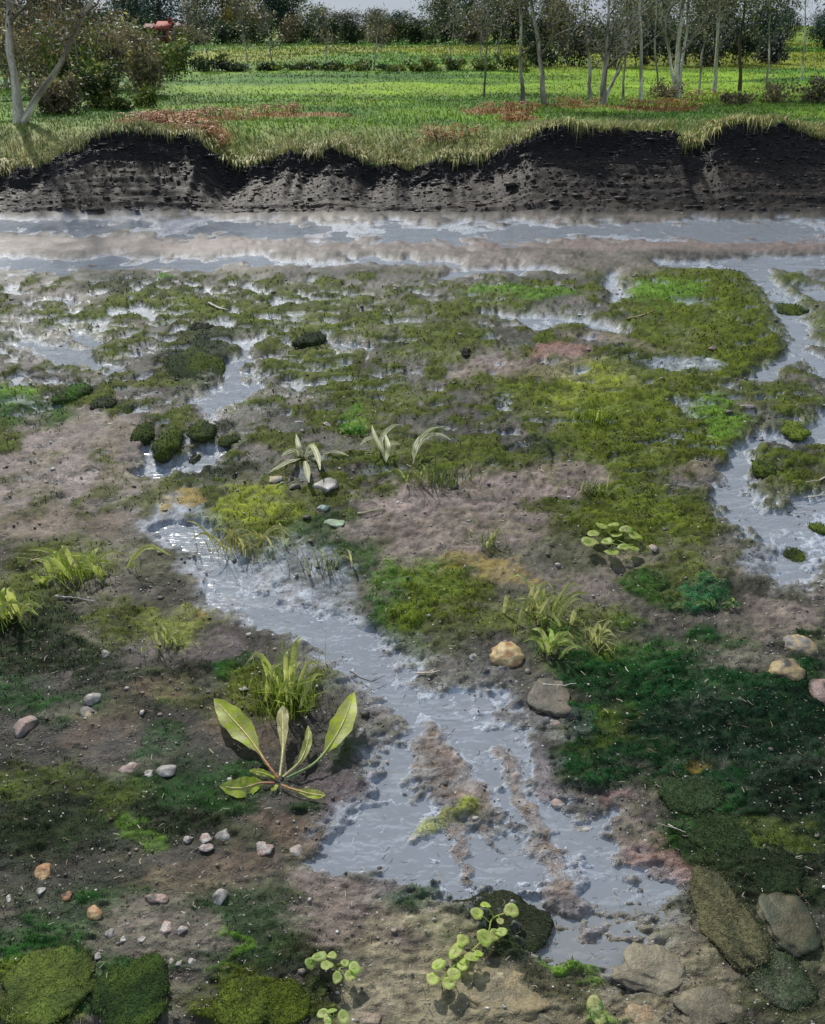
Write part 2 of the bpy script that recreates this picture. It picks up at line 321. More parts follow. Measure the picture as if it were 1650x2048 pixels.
def ground(x, y):
    """height, colour (n,3), wetness, moss weight, grass weight"""
    x = np.asarray(x, float); y = np.asarray(y, float)
    near = y < 13.6
    u, v = proj(x, np.maximum(y, 0.3), 0.0)
    s = np.clip((v - 60) / 1000, 0.1, 2.0)
    A = (u - CX) / s; B = 1000 * np.log(s)
    wu = u + s * (60 * fbm(A / 110, B / 55, 1, 4) + 20 * fbm(A / 22, B / 11, 2, 3))
    wv = v + s * (30 * fbm(A / 110, B / 55, 3, 4) + np.interp(v, [450, 800], [2, 11]) * fbm(A / 22, B / 11, 4, 3))
    n = x.shape
    col = np.ones(n + (3,)) * C['mud']
    def blend(k, wt):
        nonlocal col
        col = col * (1 - wt[..., None]) + C[k] * wt[..., None]
    big = fbm(A / 150, B / 60, 11, 4)
    blend('pink', 0.45 * sstep(0.0, 0.5, big)); blend('black', 0.75 * sstep(-0.05, 0.4, -big))
    mo = fbm(A / 60, B / 24, 12, 5)
    moss = np.zeros(n)
    wm = 0.85 * sstep(-0.2, 0.2, mo + .3 * fbm(A / 16, B / 8, 17, 3)) * sstep(1250, 900, v) * sstep(530, 570, v)
    blend('black', .5 * sstep(1100, 900, v) * sstep(530, 570, v))
    blend('dark', .85 * sstep(-.1, .3, fbm(A / 40, B / 13, 18, 4)) * sstep(1250, 950, v) * sstep(530, 570, v))
    blend('olive', wm * 0.8); moss = np.maximum(moss, wm * .8)
    blend('black', .5 * sstep(1120, 1280, v)); blend('olive', .25 * sstep(1120, 1280, v) * sstep(-.2, .3, fbm(A / 45, B / 30, 28, 4)))
    pink_mottle = sstep(0.1, 0.6, fbm(A / 22, B / 10, 13, 4))  # random noise mask for the pink mottling
    blend('pink', 0.35 * pink_mottle * (1 - moss) * (1 - .55 * sstep(1120, 1280, v)))
    fine = fbm(A / 13, B / 7, 14, 4)
    MOSSY = ('olive', 'bright', 'yellow', 'dark', 'teal', 'deepgreen', 'emerald', 'abyss')
    for k, cx, cy, rx, ry, tn, wt in PATCH:
        if not near.any(): break
        t = math.radians(tn); dx = wu - cx; dy = wv - cy
        a = (dx * math.cos(t) + dy * math.sin(t)) / rx; b = (-dx * math.sin(t) + dy * math.cos(t)) / ry
        r = np.sqrt(a * a + b * b)
        m = wt * sstep(1.3, 0.7, r + 0.5 * mo)
        m = m * (0.62 + 0.38 * sstep(-0.4, 0.3, fine))
        blend(k, m)
        if k in MOSSY: moss = np.maximum(moss * (1 - m), m)
        else: moss = moss * (1 - m)
    pool = np.full(n, 9.0)
    for pl in POOLS:
        for (x0, y0, r0), (x1, y1, r1) in zip(pl[:-1], pl[1:]):
            dx, dy = x1 - x0, y1 - y0; k = 1.7 if y0 < 600 else 1.25
            # distances measured with the vertical stretched, so that pools lie flat
            ty = (wv - y0) * k; dy2 = dy * k
            t = np.clip(((wu - x0) * dx + ty * dy2) / (dx * dx + dy2 * dy2 + 1e-6), 0, 1)
            d = np.hypot(wu - x0 - t * dx, ty - t * dy2) / ((r0 + (r1 - r0) * t) * (k if y0 < 600 else 1.15))
            pool = np.minimum(pool, d)
    wf = np.interp(v, [480, 1000], [0, 1]); ff = fine * wf + fbm(A / 90, B / 7, 29, 3) * (1 - wf)
    film = sstep(2.2, 0.55, pool + 0.6 * mo + 0.55 * ff)
    dep = sstep(1.45, 0.25, pool + 0.5 * mo + 0.6 * ff)
    dep = np.maximum(dep, .85 * sstep(.08, .4, fbm(A / 70, B / 13, 19, 4) + .2 * ff) * sstep(545, 575, v) * sstep(900, 740, v) * sstep(900, 300, np.abs(u - 250)))
    dep = np.maximum(dep, .7 * sstep(.26, .5, fbm(A / 80, B / 13, 20, 4) + .2 * ff) * sstep(540, 560, v) * sstep(1150, 800, v))
    bu, bv = u + .4 * (wu - u), v + .4 * (wv - v)
    for x0, y0, x1, y1, r, k in BARS:
        dx, dy = x1 - x0, y1 - y0
        t = np.clip(((bu - x0) * dx + (bv - y0) * dy) / (dx * dx + dy * dy), 0, 1)
        m = sstep(1.45, 0.35, np.hypot(bu - x0 - t * dx, bv - y0 - t * dy) / r + .35 * fine)
        dep = dep * (1 - 0.72 * m); blend(k, m * .9)
        moss = np.maximum(moss * (1 - m), m * .8 if k == 'yellow' else 0)
    inpool = sstep(0, 1, (dep - np.interp(v, [700, 1100], [.42, .15])) / .5)
    bed = np.where((v > 1800)[..., None], C['murk'], C['silt'] * .8)
    bw = 0.85 * inpool * np.where(v > 1800, 0.6, 1.0) * np.where((v > 1700) & (u > 1380), .25, 1)
    col = col * (1 - bw[..., None]) + bed * bw[..., None]
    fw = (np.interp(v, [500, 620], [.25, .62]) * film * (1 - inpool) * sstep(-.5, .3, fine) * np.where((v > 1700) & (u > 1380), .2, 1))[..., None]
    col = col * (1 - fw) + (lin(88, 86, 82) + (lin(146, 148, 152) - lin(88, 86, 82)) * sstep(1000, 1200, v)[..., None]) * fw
    moss = moss * (1 - inpool) * (1 - .7 * film)
    tex = fbm(A / 13, B / 6, 26, 4, .6); tex2 = fbm(A / 30, B / 9, 27, 4)
    col = col * (1 + (.75 * tex + .45 * tex2) * (1 - .55 * inpool)).clip(.25, 2.2)[..., None]
    # sandbar between the two river arms
    bar = sstep(470, 482, v) * sstep(512, 500, v)
    blend('pink', bar * (0.5 + 0.5 * fbm(u / 200, v / 5, 15, 3)) * (1 - inpool)); blend('red', .25 * bar * sstep(500, 900, u) * sstep(0, .5, fbm(u / 90, v / 6, 16, 3)))
    # flats height
    z = np.interp(v, [900, 1150], [.034, .010]) + np.interp(v, [900, 1150], [.018, .010]) * fbm(x * 1.1, y * 0.8, 21, 4) + 0.030 * moss * (0.7 + 0.6 * fbm(x * 6, y * 6, 22, 3)) - np.interp(v, [600, 900, 1150], [.046, .050, .023]) * dep - .012 * film
    z = z + 0.012 * fbm(x * 7, y * 6, 23, 3) * (1 - 0.75 * np.maximum(inpool, film)) * np.interp(v, [420, 700, 1200, 1500], [.3, 1, 1, .6]) + 0.006 * fbm(x * 26, y * 22, 24, 3) * (1 - .5 * inpool) + 0.003 * fbm(x * 70, y * 60, 25, 2) * (y < 7)
    z = z + (.012 * tex + .008 * tex2) * (1 - np.interp(v, [1000, 1200], [.75, .35]) * np.maximum(inpool, film)) * np.interp(v, [420, 700, 1200, 1500], [.3, 1, 1, .55])
    wet = np.clip(np.interp(v, [1150, 1450], [.48, .6]) + 0.5 * inpool + .45 * film + 0.3 * big - 0.9 * moss, 0, 1)
    grass = np.zeros(n)
    # far bank
    fb = sstep(12.9, 13.5, y)
    ze = bank_shape(x)
    mudz = 0.03 + (ze - .28).clip(.12, .66) * np.clip((y - 13.2) / 1.4, 0, 1) ** 1.05
    yy = y + 0.10 * fbm(x * 2.2, y * 0.7, 31, 3)
    scarp = sstep(14.5, 14.98, yy)
    zb = mudz + (ze - mudz) * scarp
    top = 0.95 + 0.10 * fbm(x * 0.35, y * 0.3, 32, 3)
    zb = zb + (top - ze) * sstep(15.0, 17.2, y) * (scarp > 0.98)
    zb = zb + 0.032 * fbm(x * 0.7, y * 12, 33, 4, .6) * (1 - sstep(14.6, 15.1, y)) + 0.13 * fbm(x * 2.6, y * 5, 34, 4, .6) * sstep(14.3, 14.7, y) * sstep(15.6, 15.0, y) + .02 * fbm(x * 9, y * 16, 44, 3) * sstep(15.2, 14.9, y)
    zb = zb + np.interp(y, [41, 60, 105, 160, 400, 2000], [0, 0.12, 0.5, 0.6, 2, 10])
    z = z * (1 - fb) + zb * fb
    mudc = lin(36, 31, 27); mud2 = lin(66, 57, 48); blk = lin(32, 30, 31)
    st = fbm(x * 0.8, y * 9, 35, 4)
    bc = mudc + (mud2 - mudc) * sstep(-0.1, 0.6, st)[..., None]
    bc = bc + (blk - bc) * (sstep(14.35, 14.7, y + .25 * st) * 0.8)[..., None]
    bc = bc * (1 + .7 * fbm(x * 3.5, y * 22, 45, 4, .6)).clip(.4, 2)[..., None]
    col = col * (1 - fb[..., None]) + bc * fb[..., None]
    moss = moss * (1 - fb)
    wet = wet * (1 - fb) + 0.28 * fb * (1 - scarp)
    g = sstep(14.93, 14.99, yy + 0.05 * fbm(x * 6, y * 6, 36, 3)) 
    gn = fbm(x * 0.55, y * 0.45, 37, 4); gf = fbm(x * 4, y * 3, 38, 3)
    gcol = lin(70, 112, 38) + (lin(112, 146, 46) - lin(70, 112, 38)) * sstep(-.4, .5, gn)[..., None]
    straw = lin(176, 172, 118)
    k = (sstep(18.2, 15.4, y + 2.2 * gn) * 0.95 * (0.65 + 0.5 * gf))[..., None].clip(0, 1); gcol = gcol * (1 - k) + straw * k
    rust = lin(150, 112, 72)
    ru = np.zeros(n); rn = .5 * fbm(x * 1.3, y * .9, 39, 4)
    for px_, py_, rx_, ry_ in RUST:
        c_ = at(px_, py_, .95); m_ = pxm(c_); ru = np.maximum(ru, sstep(1.25, .75, np.sqrt(((x - c_.x) / (rx_ * m_)) ** 2 + ((y - c_.y) / ry_) ** 2) + rn))
    ru = (ru * .9)[..., None]
    gcol = gcol * (1 - ru) + rust * ru
    # two fields beyond
    f1 = lin(70, 112, 32) + (lin(130, 160, 46) - lin(70, 112, 32)) * sstep(-.3, .5, fbm(x * .12, y * .25, 40, 4))[..., None]
    f1 = f1 * (1 + 0.4 * fbm(x * 1.2, y * .5, 43, 4) + .45 * fbm(x * .06, y * .9, 48, 4))[..., None]
    k = sstep(20, 23, y)[..., None]; gcol = gcol * (1 - k) + f1 * k
    f2 = (1 + .35 * fbm(x * .5, y * .2, 47, 3))[..., None] * (lin(82, 124, 34) + (lin(130, 138, 44) - lin(82, 124, 34)) * sstep(-.3, .4, fbm(x * .06, y * .08, 41, 4))[..., None])
    k = sstep(40, 42, y)[..., None]; gcol = gcol * (1 - k) + f2 * k
    col = col * (1 - g[..., None]) + gcol * g[..., None]
    wet = wet * (1 - g); grass = g
    return z, col, wet, moss, grass

def gz(x, y): return float(ground(np.array([x]), np.array([y]))[0][0])

def on(px, py):                                            # where the sight line meets the flats
    p = at(px, py, 0.03)
    for _ in range(2): p = at(px, py, gz(p.x, p.y))
    return p

def build_ground():
    vr = np.arange(2240, 424, -3.0)
    angs = PITCH + np.arctan((vr - CY) / F)
    y1 = CAMH / np.tan(angs)
    ys = np.concatenate([[-60, -30, -15, -8, -4, -2, -1, -.4, 0, .3, .6, .8], y1[y1 > 0.85], np.arange(13.3, 17.0, 0.035), np.arange(17.0, 24, .08), np.arange(24, 45, .3),
                         np.arange(45, 112, 1.5), [115, 125, 140, 170, 220, 300, 420, 600, 900, 1400, 2200, 3500]])
    ys = np.unique(np.round(ys, 4))
    t = np.concatenate([-1 - np.linspace(0.6, 0.012, 50), np.linspace(-1, 1, 470), 1 + np.linspace(0.012, 0.6, 50)])
    ext = np.array([1, 3, 8, 20, 60, 200, 800, 3000.])
    W = 0.513 * (np.maximum(ys, 0.3) * cp + CAMH * sp)
    X = np.concatenate([-(W[:, None] * 1.6 + ext[::-1]), W[:, None] * t[None, :], W[:, None] * 1.6 + ext], 1)
    Y = np.repeat(ys[:, None], X.shape[1], 1)
    z, col, wet, moss, grass = ground(X, Y)
    V = np.stack([X, Y, z], -1).reshape(-1, 3)
    r, c = X.shape
    i = np.arange(r - 1)[:, None] * c + np.arange(c - 1)[None, :]
    q = np.stack([i, i + 1, i + c + 1, i + c], -1).reshape(-1, 4)
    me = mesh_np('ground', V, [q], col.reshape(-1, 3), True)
    set_attr(me, 'Wet', wet.ravel())
    obj('ground', me, M['ground'], label='muddy river flat rising to grassy bank and fields', kind='structure')
build_ground()

# water sheet lying in the hollows
WATER = -0.019
def build_water():
    xs = np.linspace(-14, 14, 8); ys = np.linspace(-2, 13.32, 6)
    X, Y = np.meshgrid(xs, ys); V = np.stack([X, Y, np.full_like(X, WATER)], -1).reshape(-1, 3)
    c = len(xs); i = np.arange(len(ys) - 1)[:, None] * c + np.arange(c - 1)[None, :]
    q = np.stack([i, i + 1, i + c + 1, i + c], -1).reshape(-1, 4)
    obj('river_water', mesh_np('river_water', V, [q]), M['water'], label='shallow grey blue water in the river and pools', kind='structure')
build_water()

# ------------------------------------------------------------------ ground cover (stuff)
def blades(name, P, Ht, Wd, cols, lean=0.5, seed=1):
    r = np.random.default_rng(seed); n = len(P)
    az = r.uniform(0, 2 * np.pi, n); d = np.stack([np.cos(az), np.sin(az), np.zeros(n)], 1)
    side = np.stack([-d[:, 1], d[:, 0], np.zeros(n)], 1)
    ln = lean * r.uniform(.2, 1.3, n)[:, None]
    up = np.array([0, 0, 1.0])
    Ht = Ht[:, None]; Wd = Wd[:, None]
    b0 = P - side * Wd; b1 = P + side * Wd
    mid = P + up * Ht * .6 + d * ln * Ht * .35
    m0 = mid - side * Wd * .7; m1 = mid + side * Wd * .7
    tip = P + up * Ht * (1 - .25 * ln) + d * ln * Ht
    V = np.stack([b0, b1, m1, m0, tip], 1).reshape(-1, 3)
    i = np.arange(n)[:, None] * 5
    q = i + np.array([0, 1, 2, 3]); t = i + np.array([3, 2, 4])
    return mesh_np(name, V, [q, t], np.repeat(cols, 5, 0), True)

def scatter_flat(n, v0, v1, seed):
    r = np.random.default_rng(seed)
    u = r.uniform(-160, 1810, n); v = r.uniform(v0, v1, n)
    ang = PITCH + np.arctan((v - CY) / F); y = CAMH / np.tan(ang)
    x = (u - CX) / F * (y * cp + CAMH * sp)
    return x, y, r

def moss_cover():
    x, y, r = scatter_flat(170000, 545, 2120, 5)
    z, col, wet, moss, g = ground(x, y)
    k = r.random(len(x)) < np.clip(moss * 1.1 - 0.15, 0, 1)
    x, y, z, col = x[k], y[k], z[k], col[k]; n = len(x)
    pm = (y * cp + CAMH * sp) / F
    P = np.stack([x, y, z - .002], 1)
    h = pm * r.uniform(2, 8, n) * np.interp(y, [3, 7], [.85, .75]); wd = pm * r.uniform(.7, 1.6, n)
    c = col * r.uniform(.4, 1.45, n)[:, None] * (1 + .3 * (r.random((n, 3)) - .5))
    obj('moss', blades('moss', P, h, wd, c, 1.0, 6), M['blade'], label='low moss and algae matting the wet mud', kind='stuff')
moss_cover()

ICO_V = None
def ico(sub):
    bm = bmesh.new(); bmesh.ops.create_icosphere(bm, subdivisions=sub, radius=1)
    v = np.array([q.co[:] for q in bm.verts]); f = np.array([[q.index for q in p.verts] for p in bm.faces]); bm.free()
    return v, f
ICO1, ICO3, ICO4 = ico(1), ico(3), ico(4)

def grit_cover():
    x, y, r = scatter_flat(15000, 560, 2120, 15)
    z, col, wet, moss, g = ground(x, y)
    k = (r.random(len(x)) > moss * 1.0) & (r.random(len(x)) < 0.45) & (z > -0.03)
    x, y, z = x[k], y[k], z[k]; n = len(x)
    pm = (y * cp + CAMH * sp) / F
    rad = pm * np.exp(r.normal(.55, .5, n)) * .9
    v, f = ICO1; nv = len(v)
    V = v[None] * (1 + .35 * (r.random((n, nv, 1)) - .5)) * rad[:, None, None] * np.stack([r.uniform(.8, 1.5, n), r.uniform(.7, 1.2, n), r.uniform(.4, .8, n)], 1)[:, None, :]
    V = V + np.stack([x, y, z + rad * .25], 1)[:, None, :]
    pal = np.array([lin(176, 172, 166), lin(120, 112, 104), lin(150, 132, 122), lin(82, 76, 70), lin(205, 203, 198), lin(96, 92, 84)])
    c = pal[r.choice(6, n, p=[.14, .26, .2, .22, .06, .12])] * r.uniform(.7, 1.2, n)[:, None]
    F_ = (f[None] + (np.arange(n) * nv)[:, None, None]).reshape(-1, 3)
    obj('gravel', mesh_np('gravel', V.reshape(-1, 3), [F_], np.repeat(c, nv, 0), True), M['stone'], label='small grit and gravel strewn over the mud', kind='stuff')
grit_cover()

def debris_cover():                                        # bits of straw and stem lying about
    x, y, r = scatter_flat(2200, 600, 2060, 25)
    z, col, wet, moss, g = ground(x, y); n = len(x)
    pm = (y * cp + CAMH * sp) / F
    az = r.normal(0, .9, n); L = pm * r.uniform(4, 17, n); wd = pm * r.uniform(.4, .8, n)
    d = np.stack([np.cos(az), np.sin(az), 0 * az], 1); s_ = np.stack([-np.sin(az), np.cos(az), 0 * az], 1)
    P = np.stack([x, y, np.maximum(z, 0) + .007], 1)
    bend = s_ * (L * r.normal(0, .12, n))[:, None]
    a, b, c_ = P - d * L[:, None] / 2, P + bend, P + d * L[:, None] / 2
    w3 = s_ * wd[:, None]; up = np.array([0, 0, 1.]) * wd[:, None]
    V = np.stack([a - w3, a + up, a + w3, b - w3, b + up, b + w3, c_ - w3, c_ + up, c_ + w3], 1).reshape(-1, 3)
    i = np.arange(n)[:, None] * 9
    q = np.concatenate([i + np.array(k) for k in ([0, 1, 4, 3], [1, 2, 5, 4], [3, 4, 7, 6], [4, 5, 8, 7])])
    pal = np.array([lin(172, 164, 140), lin(120, 104, 78), lin(70, 58, 46), lin(196, 190, 172)])
    obj('plant_debris', mesh_np('plant_debris', V, [q], np.repeat(pal[r.choice(4, n, p=[.15, .35, .47, .03])], 9, 0)), M['wood'], label='scraps of straw and stem lying on the mud', kind='stuff')
debris_cover()

def bank_grass():
    r = np.random.default_rng(45); n = 60000
    y = 14.7 + r.random(n) ** 1.7 * 10.5; W = .55 * (y * cp + CAMH * sp); x = r.uniform(-1.15, 1.15, n) * W
    z, col, wet, moss, g = ground(x, y)
    k = g > .35 + .4 * r.random(n)
    x, y, z, col = x[k], y[k], z[k], col[k]; n = len(x)
    edge = sstep(17, 15, y)
    h = r.uniform(.03, .10, n) + edge * r.uniform(.02, .16, n)
    c = col * r.uniform(.5, 1.5, n)[:, None]; 
    dry = (r.random(n) < .12 + .4 * edge)[:, None]; c = np.where(dry, lin(176, 172, 118) * r.uniform(.6, 1.15, n)[:, None], c)
    obj('bank_grass', blades('bank_grass', np.stack([x, y, z - .01], 1), h, r.uniform(.006, .014, n), c, 1.1, 46), M['blade'], label='rough green and straw grass along the far bank', kind='stuff')
bank_grass()

def edge_grass():                                          # dry grass drooping over the turf edge
    r = np.random.default_rng(48); n = 22000
    y = r.uniform(14.88, 15.5, n); x = r.uniform(-1.15, 1.15, n) * .55 * (15 * cp + CAMH * sp)
    z, col, wet, moss, g = ground(x, y); k = (g > .5) & (fbm(x * 1.9, y * .3, 49, 4, .6) > r.normal(.02, .15, n)); x, y, z = x[k], y[k], z[k]; n = len(x)
    h = r.uniform(.07, .20, n) * (1 + .9 * fbm(x * 1.1, x * 0, 50, 3)).clip(.3, 2); c = np.where((r.random(n) < .55)[:, None], lin(190, 184, 130), lin(120, 136, 60)) * r.uniform(.55, 1.2, n)[:, None]
    az = r.normal(-np.pi / 2, .55, n); d = np.stack([np.cos(az), np.sin(az), 0 * az], 1); sd = np.stack([-d[:, 1], d[:, 0], 0 * az], 1) * r.uniform(.006, .012, n)[:, None]
    P = np.stack([x, y, z - .01], 1); up = np.array([0, 0, 1.]); H = h[:, None]; dr = r.uniform(-.9, .5, n)[:, None]
    m = P + up * H * .55 + d * H * .45; t = P + d * H * 1.1 + up * H * dr
    me = mesh_np('edge_grass', np.stack([P - sd, P + sd, m + sd * .8, m - sd * .8, t], 1).reshape(-1, 3), [np.arange(n)[:, None] * 5 + np.array([0, 1, 2, 3]), np.arange(n)[:, None] * 5 + np.array([3, 2, 4])], np.repeat(c, 5, 0), True)
    obj('edge_grass', me, M['blade'], label='dry straw grass drooping over the dark bank edge', kind='stuff')
edge_grass()

def field_grass():
    r = np.random.default_rng(58); n = 52000
    y = 23 + r.random(n) ** 1.3 * 70; W = .55 * (y * cp + CAMH * sp); x = r.uniform(-1.1, 1.1, n) * W
    z, col, wet, moss, g = ground(x, y); k = np.clip(y / 30, 1, 3)
    c = col * (1 + .5 * fbm(x * .5, y * .12, 59, 3))[:, None].clip(.3, 2) * r.uniform(.55, 1.35, n)[:, None]
    obj('field_grass', blades('field_grass', np.stack([x, y, z - .02], 1), r.uniform(.03, .10, n) * k, r.uniform(.012, .025, n) * k, c, 1.3, 57), M['blade'], label='short grass of the two green fields', kind='stuff')
field_grass()

def bank_clods():                                          # crumbling earth on the dark scarp and the mud below it
    r = np.random.default_rng(68); n = 9000
    y = np.where(r.random(n) < .6, r.uniform(14.4, 15.0, n), r.uniform(13.3, 14.5, n)); x = r.uniform(-1.1, 1.1, n) * .55 * (15 * cp + CAMH * sp)
    z, col, wet, moss, g = ground(x, y); k = g < .3; x, y, z, col = x[k], y[k], z[k], col[k]; n = len(x)
    rad = np.exp(r.normal(-4.7, .5, n)); v, f = ICO1; nv = len(v)
    V = v[None] * (1 + .7 * (r.random((n, nv, 1)) - .5)) * rad[:, None, None] * np.stack([r.uniform(1, 3.4, n), r.uniform(.7, 1.2, n), r.uniform(.4, .8, n)], 1)[:, None, :] + np.stack([x, y, z + .2 * rad], 1)[:, None, :]
    c = np.where((r.random(n) < .03)[:, None], lin(130, 124, 116), (col + .003) * r.uniform(.65, 1.7, n)[:, None])
    obj('bank_clods', mesh_np('bank_clods', V.reshape(-1, 3), [(f[None] + (np.arange(n) * nv)[:, None, None]).reshape(-1, 3)], np.repeat(c, nv, 0)), M['stone'], label='crumbled dark earth on the face of the bank', kind='stuff')
bank_clods()

# ------------------------------------------------------------------ stones
def stone_mesh(seed, w, d, h, col, col2=None, angular=0.5, bump=.12, sub=ICO3):
    r = np.random.default_rng(seed); v, f = sub; v = v.copy()
    for _ in range(int(4 + 9 * angular)):
        nrm = r.normal(size=3); nrm /= np.linalg.norm(nrm); lim = r.uniform(.5, .82) if angular > .3 else r.uniform(.85, .97)
        dd = v @ nrm - lim; v -= np.where(dd > 0, dd, 0)[:, None] * nrm
    o = r.uniform(0, 50)
    nn = fbm(v[:, 0] * 1.7 + o + v[:, 2], v[:, 1] * 1.7 + v[:, 2] * 1.1, seed, 5, .6)
    v *= (1 + bump * nn)[:, None]
    v *= np.array([w, d, h])
    col = np.asarray(col); c = np.ones((len(v), 3)) * col
    if col2 is not None:
        k = sstep(-.15, .35, fbm(v[:, 0] / w * 1.9 + o, v[:, 1] / d * 1.9 + v[:, 2] / h, seed + 5, 4))[:, None]; c = c * (1 - k) + np.asarray(col2) * k
    kd = (sstep(.25, -.2, v[:, 2] / h + .4 * nn) * .75)[:, None]; c = c * (1 - kd) + lin(72, 66, 54) * kd   # mud clinging to the foot
    return mesh_np('stone', v, [f], c, True)

GREY, PALE, TAN, PINKS, DARKS, OCH = lin(118, 115, 110), lin(172, 168, 162), lin(172, 152, 110), lin(150, 126, 118), lin(62, 58, 52), lin(156, 114, 78)
MOSS, MOSSD, MOSSY_ = lin(88, 104, 36), lin(46, 60, 32), lin(112, 130, 48)
